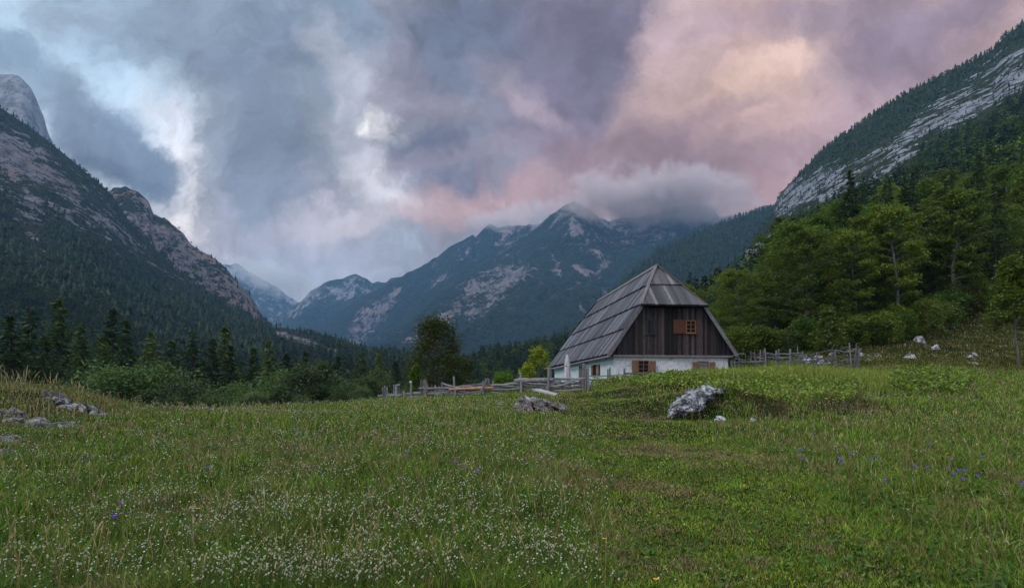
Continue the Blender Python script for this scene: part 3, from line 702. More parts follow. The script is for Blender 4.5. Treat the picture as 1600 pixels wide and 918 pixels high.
        q = MB(); P = [(a0-.06, .0), (a1+.06, .0), (a1+.06, .16), (a0-.06, .16)]
        q.prism([T(x, o_, z0-.06) for x, o_ in P], [T(x, o_, z0) for x, o_ in P]); q.build('sill', mat, wn)
    def shutter(x0, x1, z0, z1, T, mat, label=None, z_brace=False, open_=0.):
        q = MB(); n = max(2, int((x1-x0)/.16))
        for i in range(n):
            xa, xb = x0+(x1-x0)*i/n, x0+(x1-x0)*(i+1)/n-.008
            P = [(xa, .06+open_*(i/n)), (xb, .06+open_*((i+1)/n)), (xb, .1+open_*((i+1)/n)), (xa, .1+open_*(i/n))]
            q.prism([T(x, o_, z0) for x, o_ in P], [T(x, o_, z1) for x, o_ in P])
        for z in (z0+.12, z1-.2):
            P = [(x0+.02, .1), (x1-.02, .1+open_), (x1-.02, .125+open_), (x0+.02, .125)]
            q.prism([T(x, o_, z) for x, o_ in P], [T(x, o_, z+.09) for x, o_ in P])
        if z_brace:
            q.prism([T(x0+.04, .125, z0+.22), T(x0+.16, .125, z0+.22), T(x0+.16, .15, z0+.22), T(x0+.04, .15, z0+.22)], [T(x1-.16, .125, z1-.22), T(x1-.04, .125, z1-.22), T(x1-.04, .15, z1-.22), T(x1-.16, .15, z1-.22)])
        s = q.build('shutter', mat, root)
        if label: s['label'] = label
    TG = lambda x, o_, z: (x, WF-o_-.04, z); TB = lambda x, o_, z: (x, .33-o_-.06, z); TS = lambda x, o_, z: (-WA-o_-.04, x, z)
    def rectg(x0, x1, y0, y1, bb=WF):
        a0, zt = on_gable(x0, y0, bb); a1, zb = on_gable(x1, y1, bb); return a0, a1, zb, zt
    a0, a1, zb, zt = rectg(996.3, 1013.6, 562.5, 582.4); frame('w', a0, a1, zb, zt, 0, TG, wood_w, 1, 2)
    a0, a1, zb, zt = rectg(987, 995.8, 562.3, 582.6); shutter(a0, a1, zb, zt, TG, wood_s, None, open_=.02)
    a0, a1, zb, zt = rectg(1014.6, 1024, 563.4, 581.6); shutter(a0, a1, zb, zt, TG, wood_s)
    a0, a1, zb, zt = rectg(1089.8, 1106.6, 563.8, 583); frame('w', a0, a1, zb, zt, 0, TG, wood_w, 1, 2, gl=inside)
    a0, a1, zb, zt = rectg(1081.2, 1089.2, 565, 582); shutter(a0, a1, zb, zt, TG, wood_s)
    a0, a1, zb, zt = rectg(1108.4, 1116.8, 565.2, 581.6); shutter(a0, a1, zb, zt, TG, wood_s)
    a0, a1, zb, zt = rectg(1071.2, 1086.6, 500.2, 520.4, .3); frame('w', a0, a1, zb, zt, 0, TB, wood_o, 1, 2)
    a0, a1, zb, zt = rectg(1051.5, 1070.6, 499.3, 521.0, .3); shutter(a0, a1, zb, zt, TB, wood_r, 'red brown braced shutter, open', True)
    a0, a1, zb, zt = rectg(1087.4, 1090.6, 500, 521.2, .3); shutter(a0, a1, zb, zt, TB, wood_r, 'narrow edge of the open red brown shutter')
    a0, a1, zb, zt = rectg(1008, 1025.6, 500, 521.5, .3)
    q = MB().box(a0, a1, .2, .27, zb-.08, zb, (.035, .03, .03)).box(a0, a1, .2, .27, zt, zt+.08, (.035, .03, .03))
    for i in range(4):
        xa = a0+(a1-a0)*i/4; q.box(xa+.01, xa+(a1-a0)/4-.02, .235, .262, zb, zt, [(.03, .032, .04), (.014, .014, .016), (.02, .02, .024), (.03, .032, .042)][i])
    hs = q.build('hatch', M['boards'], root); hs['label'] = 'closed hatch of dark planks'
    b1, zt = on_side(928.4, 570.5); b0, zb = on_side(932.6, 586.5); frame('w', b0, b1, zb, zt+.05, 0, TS, wood_r, 1, 1)
    b1_, zt = on_side(932.8, 569.5); b0_, zb = on_side(938.2, 586.8); shutter(b0_, b0_+.7, zb, zt, TS, wood_s)
    b1_, zt = on_side(925.6, 571.5); shutter(b1+.02, b1+.7, zb+.02, zt+.02, TS, wood_s)
    b1, zt = on_side(905.8, 572); b0, zb = on_side(912.8, 603)
    q = MB(); n = 7
    for i in range(n):
        xa = b0+(b1-b0)*i/n; q.prism([TS(xa+.005, .0, 1.), TS(xa+(b1-b0)/n-.01, .0, 1.), TS(xa+(b1-b0)/n-.01, .07, 1.), TS(xa+.005, .07, 1.)], [TS(xa+.005, .0, zt), TS(xa+(b1-b0)/n-.01, .0, zt), TS(xa+(b1-b0)/n-.01, .07, zt), TS(xa+.005, .07, zt)], grey(.08, .14, .1))
    dr = q.build('door', M['oldwood'], root)
    MB().tube([TS(b0+.2, .08, 2.4), TS(b0+.2, .15, 2.45), TS(b0+.2, .15, 2.6), TS(b0+.2, .08, 2.65)], .015, 5, (.05, .05, .05)).build('handle', M['oldwood'], dr)
    q = MB()
    q.tube([on := TS(on_side(866, 600)[0]-1, .15, 3.9), TS(on_side(880, 600)[0], .15, 3.95)], .04, 5, (.2, .2, .2)); q.build('pole', M['oldwood'], root)
build_house()

# ------------------------------------------------------------------ garden furniture by the house
def build_parasol():
    X, Y = 86.2/F*52, 52.; z = CZ+(HOR-612)/F*Y; zt = CZ+(HOR-553.5)/F*Y
    r = tag(empty('parasol', (X, Y, z)), 'closed off white parasol standing by the long side wall of the farmhouse', 'parasol')
    H = zt-z; m = mat_simple('canvas', (.5,.51,.54), nscale=5, var=.2, bmp=.3)
    n = 28; rows = [(0, .12), (.06, .26), (.2, .25), (.4, .24), (.55, .22), (.7, .2), (.82, .16), (.92, .1), (.97, .11), (1, .03)]
    V = []; Fc = []
    for j, (s, rad) in enumerate(rows):
        for i in range(n):
            a = 2*pi*i/n+s*.9; rr = rad*(1+.28*cos(a*7+j*.4)*(1 if .05 < s < .97 else .3)); V.append((rr*cos(a), rr*sin(a), .75+(H-.75)*s))
    for j in range(len(rows)-1):
        for i in range(n): Fc.append((j*n+i, j*n+(i+1) % n, (j+1)*n+(i+1) % n, (j+1)*n+i))
    MB().add(V, Fc).build('canopy', m, r, smooth=True)
    MB().tube([(0, 0, 0), (0, 0, H+.08)], .03, 8, (.3, .25, .2)).build('pole', M['oldwood'], r)
    MB().box(-.3, .3, -.3, .3, 0, .08, (.3, .3, .3)).build('base', M['oldwood'], r)
build_parasol()
def build_table():
    X, Y = 104/F*45, 45.; z = gh(X, Y)
    zt = CZ+(HOR-596.)/F*Y; z = min(z, zt-.6)
    r = tag(empty('garden_table', (X, Y, z), .15), 'red brown wooden garden table behind the rail fence below the side wall', 'table')
    m = mat_simple('table_wood', (.14, .06, .045), var=.3); h = zt-z
    q = MB()
    for i in range(5): q.box(-.95, .95, -.42+i*.17, -.42+i*.17+.155, h-.04, h)
    q.build('tabletop', m, r)
    for sx in (-1, 1):
        for sy in (-1, 1): MB().tube([(sx*.75, sy*.3, 0), (sx*.68, sy*.25, h-.04)], .04, 4).build('leg', m, r)
build_table()

# ------------------------------------------------------------------ fences
def P_(px, py, Y): return Vector(W(px, py, Y))
def post(root, px, ytop, Y, w=.075, lean=0., ybase=None, label=None, c=None, sq=False):
    X = (px-800)/F*Y; zb = gh(X, Y)-.15; zt = CZ+(HOR-ytop)/F*Y
    p0 = Vector((X, Y, zb)); p1 = Vector((X+lean/F*Y, Y, zt)); md = p0.lerp(p1, .5)+Vector((random.uniform(-.02, .02), 0, 0))
    q = MB().tube([p0, md, p1-Vector((0, 0, .04)), p1], [w, w*.95, w*.85, w*.6], 5 if sq else 7, c or grey(.1, .24), wob=.12)
    o = q.build('post', M['oldwood'], root); return tag(o, label)
def rail(root, pts, w=.05, label=None, mat=None, c=None, flat=.6):
    """pts: (px, py, Y)"""
    P = [P_(*p) for p in pts]; V = []
    for a, b in zip(P[:-1], P[1:]):
        for i in range(3): V.append(a.lerp(b, i/3)+Vector((0, 0, random.uniform(-.018, .018))))
    V.append(P[-1]); n = len(V)
    rad = [w*1.2*random.uniform(.8, 1.1) for _ in V]; rad[0] *= .7; rad[-1] *= .6
    o = MB().tube(V, rad, 6, c or grey(.1, .26), flat=flat, wob=.15).build('rail', mat or M['oldwood'], root, smooth=False)
    return tag(o, label)
def Yf(px): return float(np.interp(px, [590, 700, 815, 860, 915, 980, 1010], [37, 35.3, 34.6, 34.2, 34, 34.8, 35.5]))
def R_(root, pts, w=.05, dy=0., **k): return rail(root, [(x, y, Yf(x)+dy) for x, y in pts], w, **k)
def build_garden_fence():
    r = tag(empty('rail_fence', (0, 35, gh(0, 35))), 'long weathered split rail fence running from the meadow edge up to the farmhouse corner', 'fence')
    inv = Matrix.Translation(-r.location)
    objs = []
    A = objs.append
    for px, yt, w in ((599.5,604,.07),(602,602.5,.06),(606,604,.06),(615.5,600.5,.055),(617.5,601,.05),(624,600,.05),(620,603,.09),(629,612,.07),(631,610,.05),(641.8,597,.07),(659,592,.06),(662.5,594,.08),
                      (691.5,596.5,.07),(710.5,587.5,.07),(712,606,.05),(755,594.5,.07),(759.5,590.5,.06),(762.5,591,.07),(770,595,.05),(814.8,581.5,.075),(856.5,573,.075),(859.8,573.5,.07),(876,591,.05)):
        A(post(r, px, yt, Yf(px)+random.uniform(-.15, .15), w, lean=random.uniform(-1.5, 1.5)))
    for px, yt, w in ((911.5,567.5,.1),(914.5,570,.07),(919,574.5,.09),(948.8,576,.055),(952.8,573.5,.055),(976,575,.07),(1027,571,.06)):
        A(post(r, px, yt, Yf(px), w, lean=random.uniform(-1, 1)))
    # a post cap in white, an old trunk-like post, leaning stays
    A(tag(MB().tube([P_(641.8,597.5,Yf(641.8)), P_(641.8,594.6,Yf(641.8))], .09, 7, (.5,.52,.55)).build('cap', M['oldwood'], r)))
    A(tag(MB().tube([P_(666,622,Yf(666)), P_(666.5,606,Yf(666)), P_(664,593,Yf(666)), P_(667.5,591.5,Yf(666))], [.2,.16,.1,.04], 8, (.12,.11,.1), wob=.2).build('post', M['oldwood'], r), 'thick gnarled stump used as a post'))
    A(R_(r, [(747,620.5),(755,604),(762,590.5)], .04, -.2)); A(R_(r, [(756,612),(764,600)], .03, .15))
    A(R_(r, [(654,606.5),(672,606),(697,606),(716,607.5)], .05, -.1)); A(R_(r, [(674,600),(675,621)], .05, .3)); A(R_(r, [(680,601),(680.5,621)], .05, .3)); A(R_(r, [(686,603),(686,621)], .04, .3))
    A(R_(r, [(590,618),(612,617.5),(626,617.5)], .06)); A(R_(r, [(604,615),(640,616)], .05, .1)); A(R_(r, [(618,601),(625,600.4)], .05, -.05)); A(R_(r, [(626,615),(642,614.7),(664,613.5)], .06, .1)); A(R_(r, [(640,619),(662,620)], .06))
    A(R_(r, [(644,613),(672,612.5),(712,613.2)], .05, .1)); A(R_(r, [(662,623.5),(690,620.5),(718,617.5),(762,614.5)], .07, -.02)); A(R_(r, [(690,618),(720,615.5),(765,615.8)], .1, .15))
    A(R_(r, [(692,599),(704,602.5),(718,606)], .05)); A(R_(r, [(691,602.5),(700,606),(714,610)], .045, .1)); A(R_(r, [(711,603.5),(728,602),(756,600.5)], .05, .05)); A(R_(r, [(735,603),(752,599.5),(757,599)], .05, .2))
    A(tag(R_(r, [(701,607.6),(735,606.3),(771,604.8)], .062, -.12, mat=mat_simple('fresh_wood', (.5,.25,.14), var=.2), flat=.5), 'fresh orange brown rail'))
    A(R_(r, [(700,612),(728,612.5),(745,607)], .045, .1)); A(R_(r, [(716,611),(735,613),(756,611)], .05, .05)); A(R_(r, [(766,601.5),(790,600),(816,598)], .06)); A(R_(r, [(770,604),(795,598.5),(815,595),(858,598)], .05, .1))
    A(R_(r, [(762,609),(790,609),(815,605.8)], .05)); A(R_(r, [(780,607),(800,604),(822,599)], .04, .15)); A(R_(r, [(768,613),(800,616)], .05, -.3))
    A(R_(r, [(803.5,593.3),(830,593),(864,592.2)], .1, -.1, flat=.35)); A(R_(r, [(815,596.5),(835,599),(866,600.8)], .05, -.05)); A(R_(r, [(815,602),(838,603),(864,601.5)], .05)); A(R_(r, [(813,609),(835,610),(862,609)], .08, .1, flat=.4)); A(R_(r, [(818,600.5),(850,606)], .045, .15)); A(R_(r, [(827,607.5),(831,600)], .03, .2, c=(.5,.48,.48)))
    A(R_(r, [(853,590.8),(880,591.5),(912,591)], .045)); A(R_(r, [(852,604),(880,601.5),(895,594.5),(914,590)], .055, -.08)); A(R_(r, [(858,600),(885,597),(913,588.5)], .05, .08)); A(R_(r, [(860,603.5),(890,600),(920,594)], .05)); A(R_(r, [(860,607),(890,605.5),(913,602)], .06)); A(R_(r, [(866,610.5),(890,609.5),(918,606.5)], .05, -.05)); A(R_(r, [(862,597.5),(880,598.5),(905,600)], .045, .12))
    A(R_(r, [(918,587.5),(950,586.5),(977,585.2)], .04)); A(R_(r, [(918,593),(952,593.2)], .04)); A(R_(r, [(974,583),(995,583.6),(1012,582.5)], .045)); A(R_(r, [(905,604),(935,602)], .05))
    A(R_(r, [(851,575.5),(864,575.5),(886,571)], .04, .1))
    for i in range(26):
        x = random.uniform(640, 880); l = random.uniform(22, 50); yb = float(np.interp(x+l/2, [600, 700, 760, 815, 860, 912], [620, 618, 614, 610, 608, 604])); y = yb-random.uniform(2, 15)
        A(R_(r, [(x, y+random.uniform(-1.5, 1.5)), (x+l/2, y), (min(x+l, 915), y+random.uniform(-1.5, 1.5))], random.uniform(.03, .045), random.uniform(-.1, .25)))
    for o in objs: o.data.transform(inv)
build_garden_fence()
def build_stake_fence():
    r = tag(empty('stake_fence', (22, 46, gh(22, 46))), 'tumbledown stake and branch fence between the farmhouse and the rocky slope', 'fence')
    inv = Matrix.Translation(-r.location); objs = []; A = objs.append
    Y = lambda px: float(np.interp(px, [1140, 1200, 1260, 1345], [47.5, 46, 44.5, 44]))
    def st(px, yt, w=.06, lean=0.): A(post(r, px, yt, Y(px)+random.uniform(-.2, .2), w*.9, lean, c=grey(.07, .19)))
    for px, yt, w, l in ((1145,562,.05,-1),(1150,560,.05,-2),(1154.5,557,.08,0),(1165,551.5,.04,0),(1176,547.5,.06,-3),(1181,549,.05,-2),(1187,546,.05,1),(1190.5,548,.05,-2),(1194.5,545.5,.07,-1),(1197,544,.06,-1.5),(1213,547,.085,0),(1216.8,545,.07,0),(1233.5,544.5,.08,1),(1235.5,545.5,.06,0),(1249,541,.04,-3),(1252,549,.06,2),(1260,553,.05,0),(1276.5,550,.07,0),(1303,545,.06,3),(1307,548,.05,-2),(1331,535,.06,-4),(1335,536,.05,3),(1338,540,.07,0),(1340,544,.1,2),(1266,561,.05,0)): st(px, yt, w, l)
    def rl(pts, w=.05, dy=0.): A(rail(r, [(x, y, Y(x)+dy) for x, y in pts], w*.72, c=grey(.05, .17)))
    for pts, w in (([(1142,556),(1158,552),(1164,553)],.05),([(1164,556.5),(1172,558),(1182,555)],.06),([(1180,561),(1192,554)],.05),([(1174,551),(1183,554)],.07),([(1192,550),(1206,552.5),(1214,555)],.05),([(1193,557),(1214,558.5)],.06),([(1192,562),(1206,560),(1214,556)],.04),([(1196,553),(1212,557)],.045),
        ([(1214,552),(1226,552.5),(1236,553)],.055),([(1214,558),(1234,558.5)],.06),([(1217,561),(1224,559)],.04),([(1214,567),(1236,562)],.05),([(1232,564.5),(1250,562.5),(1254,562)],.05),([(1236,551.5),(1252,551.8)],.05),([(1238,554),(1262,555)],.05),([(1253,553),(1268,553.5),(1284,550),(1293,547.5)],.06),([(1262,557),(1280,559)],.05),
        ([(1264,575),(1285,567),(1306,561)],.055),([(1266,570),(1290,568)],.045),([(1276,573),(1310,564),(1340,559)],.05),([(1278,560),(1296,560),(1306,555)],.06),([(1293,548),(1300,546),(1312,552)],.05),([(1305,546),(1322,550),(1330,549),(1342,541)],.05),([(1318,570),(1340,561)],.05),([(1300,574),(1325,566),(1341,562)],.05),([(1145,566),(1170,565),(1195,564)],.07),([(1168,560),(1180,566),(1196,568)],.05),([(1254,565),(1276,562)],.05)): rl(pts, w, random.uniform(-.15, .15))
    for i in range(34):
        x = random.uniform(1142, 1335); l = random.uniform(8, 24); y = random.uniform(552, 566)+(4 if x > 1270 else 0); dy = random.uniform(-3, 3)
        rl([(x, y, ), (x+l/2, y+dy/2+random.uniform(-1, 1)), (x+l, y+dy)], random.uniform(.03, .05), random.uniform(-.3, .3))
    for i in range(16):                                      # bristling dead branches piled at the far end
        x = random.uniform(1296, 1343); y = random.uniform(542, 566); a = random.uniform(-1.2, 1.2)
        A(rail(r, [(x, y, Y(x)), (x+10*cos(a)*.8, y-8*abs(sin(a))-2, Y(x)+random.uniform(-.4, .4))], .022, c=grey(.06, .2)))
    for i in range(12):                                      # short stacked sticks by the house
        x = random.uniform(1142, 1160); A(rail(r, [(x, 572, Y(x)), (x+random.uniform(-2, 2), random.uniform(561, 566), Y(x))], .03, c=grey(.1, .25)))
    for o in objs: o.data.transform(inv)
build_stake_fence()
def build_shed():
    # a low roofed trough seen between the rails
    X, Y = (742-800)/F*44, 44.; z = gh(X, Y)-.1; zt = CZ+(HOR-600.5)/F*Y
    r = tag(empty('woodpile_shelter', (X, Y, z), .05), 'low grey plank shelter behind the rail fence, left of the round green shrub', 'shelter'); h = zt-z
    MB().box(-.95, .95, -.4, .4, h-.14, h, (.3,.32,.36), .02).build('roof', M['oldwood'], r)
    for s in (-1, 1): MB().tube([(s*.8, 0, 0), (s*.8, 0, h-.14)], .05, 6, grey()).build('post', M['oldwood'], r)
build_shed()

# ------------------------------------------------------------------ rocks
def rock_mesh(name, sx, sy, sz, seed, cuts=14, rough=.1, n=40):
    rg = np.random.default_rng(seed)
    th = np.linspace(0, pi, n//2+1); ph = np.linspace(0, 2*pi, n, endpoint=False)
    T, Pp = np.meshgrid(th, ph, indexing='ij')
    V = np.stack([np.sin(T)*np.cos(Pp), np.sin(T)*np.sin(Pp), np.cos(T)], -1).reshape(-1, 3)
    for k in range(cuts):
        d = rg.normal(size=3); d[2] = abs(d[2])*.7; d /= np.linalg.norm(d); lim = rg.uniform(.38, .8)
        e = np.maximum(V@d-lim, 0); V = V-e[:, None]*d*.93
    V = V*(1+rough*fbm(V*1.7+seed*3.1, 4)[:, None]+rough*.55*fbm(V*3.3+seed, 4, ridged=True)[:, None])
    V = V*np.array([sx, sy, sz])
    r, c = n//2+1, n; i = np.arange(r*c).reshape(r, c); j = np.roll(i, -1, 1)
    Fc = np.stack([i[:-1], i[1:], j[1:], j[:-1]], -1).reshape(-1, 4)
    return V, Fc
ROCKS = []
def rock_obj(name, px, py, Y, sx, sy, sz, seed, mat, label, rz=0., sink=.3, group=None, cat='rock', n=36, cuts=14, rough=.12, tilt=0.):
    V, Fc = rock_mesh(name, sx, sy, sz, seed, cuts, rough, n)
    X = (px-800)/F*Y; z = gh(X, Y); ROCKS.append((X, Y, max(sx, sy)))
    o = link(name, npmesh(name, V, Fc, smooth=False), mat)
    o.location = (X, Y, z+sz*(1-2*sink)*.5); o.rotation_euler = (0, tilt, rz)
    return tag(o, label, cat, group)
def outcrop(name, chunks, Y0, mat, label):
    """one mass of bedrock broken into blocks; chunks = (px, py_centre, Y, sx, sy, sz, rz, tilt)"""
    VV, FF, n0 = [], [], 0
    for i, (px, py, Y, sx, sy, sz, rz, ty) in enumerate(chunks):
        V, Fc = rock_mesh(name, sx*1.25, sy*1.2, sz*1.15, 31+i*7+int(px), 26, .3, 60)
        R = np.array((Matrix.Rotation(rz, 3, 'Z') @ Matrix.Rotation(ty, 3, 'Y'))); V = V@R.T+np.array(W(px, py, Y))
        VV.append(V); FF.append(Fc+n0); n0 += len(V); ROCKS.append(((px-800)/F*Y, Y, max(sx, sy)*.9))
    V = np.concatenate(VV); base = V.mean(0); base[2] = gh(base[0], base[1]); 
    o = link(name, npmesh(name, V-base, np.concatenate(FF)), mat); o.location = base; return tag(o, label, 'rock')
outcrop('rock_outcrop', [(822,634,20.9,.42,.5,.2,.3,.35),(832,628,21.3,.5,.5,.2,.2,.5),(845,631,21.1,.42,.5,.16,.1,.55),(856,630,21.2,.5,.5,.15,-.1,.5),(866,631,21.3,.5,.45,.13,.1,.45),(838,625,21.6,.3,.4,.16,.1,.6),(812,638,20.7,.22,.3,.14,0,.3),(826,640,20.6,.25,.3,.13,.4,.3),(850,637,20.8,.4,.4,.13,.2,.4),(876,633,21.3,.3,.4,.12,.2,.35)], 21, M['rockwarm'], 'low cracked grey rock outcrop in the middle of the meadow under the grey plank')
rock_obj('boulder', 881, 628, 21.9, .24, .2, .15, 91, M['rock'], 'small pale rock at the right end of the low grey outcrop')
rock_obj('boulder', 841, 612, 22.6, .15, .15, .16, 52, M['rock'], 'small white rock propping up the left end of the grey plank', sink=-.1)
rock_obj('boulder', 781, 628, 24.5, .26, .2, .2, 77, M['rock'], 'small white rock in the grass left of the low outcrop', sink=.1)
outcrop('rock_outcrop', [(1058,634,18.8,.46,.5,.2,.2,-.7),(1068,625,19,.5,.5,.22,.2,-.75),(1080,616,19.3,.48,.5,.22,.3,-.6),(1096,611,20.6,.36,.4,.16,.1,-.3),(1090,614,19.5,.34,.4,.2,-.2,-.3),(1112,608,21,.36,.4,.12,0,.15),(1124,609,21.2,.22,.3,.1,0,.1),(1074,636,18.5,.36,.4,.18,-.2,-.6),(1102,612,19.6,.3,.4,.13,0,-.3),(1086,628,18.7,.34,.4,.14,.1,-.5),(1050,641,18.4,.2,.25,.12,0,-.5),(1100,605,21,.26,.3,.12,.2,-.2),(1098,621,20.2,.4,.4,.16,.1,-.2),(1084,632,18.9,.36,.4,.2,0,-.3)], 19, M['rock'], 'jagged white and black limestone outcrop in front of the grassy mound')
for i, (px, py, Y, s, sd) in enumerate([(1124,632,18.4,.34,5),(1178,641,17.8,.22,15),(1312,633,20,.17,25)]):
    rock_obj('boulder', px, py, Y, s, s*.8, s*.62, sd, M['rock'], ['pale rock half buried in moss right of the jagged outcrop', 'flat pale stone low in the grass right of the jagged outcrop', 'small pale stone in the bare brown bank below the mound'][i], sink=.0)
# left bank: wall of loose stones and flat slabs
for i, (px, Y, sx, sy, sz, sd, lb, up) in enumerate([
    (78,15.6,.34,.28,.2,3,'brown grey stone topmost at the left of the broken wall',.2),(92,15.4,.22,.2,.17,4,'brown stone next to the pale capstone of the broken wall',.16),
    (101,15.3,.25,.22,.1,8,'pale oval capstone of the broken wall on the left bank',.3),(103,15.2,.18,.2,.1,10,'small reddish stone right under the pale capstone',.05),(110,15.1,.12,.12,.07,11,'small white chip of stone below the pale capstone',.02),
    (122,15.4,.2,.22,.2,12,'grey pointed stone right of the pale capstone',.12),(130,15.3,.17,.2,.16,13,'dark grey stone in the middle of the broken wall',.04),(139,15.6,.2,.22,.14,14,'mossy dark flat stone on the broken wall',.12),
    (152,15.3,.22,.22,.19,16,'grey blocky stone near the right end of the broken wall',.1),(162,15.1,.22,.2,.13,17,'dark sloping stone at the right end of the broken wall',.02),(116,15.2,.16,.15,.12,19,'dark stone low in the broken wall',-.02)]):
    rock_obj('wall_stone', px, 0, Y, sx, sy, sz, 100+sd, M['rock'] if i in (2, 4) else M['rockwarm'], lb, rz=random.uniform(-.5, .5), sink=.5-up/sz*.5, group='stones of the broken wall on the left bank')
for i, (px, Y, sx, sy, sz, sd, lb, sk) in enumerate([(62,12.6,.62,.3,.2,23,'long pinkish grey slab lying in the left bank',.08),(98,12.9,.42,.3,.16,24,'sloping grey slab at the right end of the long slab',.1),(28,12.7,.3,.25,.14,28,'rounded grey slab at the left end of the long slab',.08),(8,13.2,.3,.3,.2,26,'round grey boulder at the left edge of the bank',.0),(29,13.4,.26,.25,.22,27,'round pale boulder in the dry grass of the left bank',.0),(6,10.6,.34,.3,.14,29,'bluish flat stone at the left edge of the picture',.05),(4,9.4,.3,.25,.12,30,'lowest flat stone at the left edge of the picture',.05)]):
    rock_obj('slab' if i in (0,1,2) else 'boulder', px, 0, Y, sx, sy, sz, 200+sd, M['rockwarm'], lb, sink=sk, rz=random.uniform(-.3, .3), n=44)
# plank on the outcrop
q = MB(); P = [P_(831.5,607.5,22.3), P_(843,606.6,22.8), P_(872,614.6,21.9), P_(868,615.8,21.2)]
q.prism([p-Vector((0, 0, .05)) for p in P], P, (.36,.33,.35)); tag(q.build('plank', M['oldwood']), 'weathered grey plank lying across the low rock outcrop', 'plank')
# pale boulders on the slope at the right
for i, (px, py, Y, s, lb) in enumerate([(1288,557,48,.85,'large grey boulder behind the stake fence'),(1262,541,50,.8,'rounded mossy boulder behind the middle of the stake fence'),(1276,533,52,.75,'tall pale boulder beside the olive young tree'),(1300,523,56,.7,'pale boulder right of the olive young tree'),(1324,524,58,.55,'pale boulder on the slope above the end of the fence'),(1346,536,54,.5,'white boulder just right of the end of the stake fence'),(1358,545,53,.35,'white stone in the grass right of the fence end'),(1371,537,54,.45,'grey stone on the slope right of the fence end'),
    (1434,512,62,1.05,'large white boulder left of the small yellow green tree'),(1444,517,61,.4,'small white stone right of the large white boulder'),(1463,529,58,.7,'white boulder below the small yellow green tree'),(1421,552,52,.75,'flat grey boulder low on the open slope'),(1523,541,54,.5,'white round boulder on the open slope, upper of a pair'),(1516,549,53,.42,'white boulder on the open slope, lower of a pair'),(1482,497,68,.7,'grey stone high on the slope at the forest edge'),(1478,484,71,.7,'uppermost grey stone at the forest edge'),(1556,544,54,.3,'small white stone right of the pair of boulders'),(1357,560,49,.3,'small white stone lowest of those right of the fence end'),(1247,566,42,.3,'small white stone on top of the grassy mound'),(1352,511,64,.5,'white stone at the dark forest edge'),(1336,512,64,.4,'grey stone at the dark forest edge'),(1520,567,48,.45,'flat stone half hidden in grass low on the right slope')]):
    X = (px-800)/F*Y
    rock_obj('boulder', px, py, Y, s*.9, s*.7, s*.6, 300+i, M['rock'], lb, rz=random.uniform(-1, 1), sink=.25, n=28, rough=.2)
def ordinal(n):
    ones = ['', 'first', 'second', 'third', 'fourth', 'fifth', 'sixth', 'seventh', 'eighth', 'ninth', 'tenth', 'eleventh', 'twelfth', 'thirteenth', 'fourteenth', 'fifteenth', 'sixteenth', 'seventeenth', 'eighteenth', 'nineteenth']
    if n < 20: return ones[n]
    t = ['', '', 'twenty', 'thirty', 'forty', 'fifty', 'sixty', 'seventy', 'eighty', 'ninety'][n//10]
    return t+'-'+ones[n % 10] if n % 10 else t[:-1]+'ieth'
def relabel(objs, text):
    for i, o in enumerate(sorted(objs, key=lambda o: o.location.x/o.location.y)): o['label'] = text % ordinal(i+1)
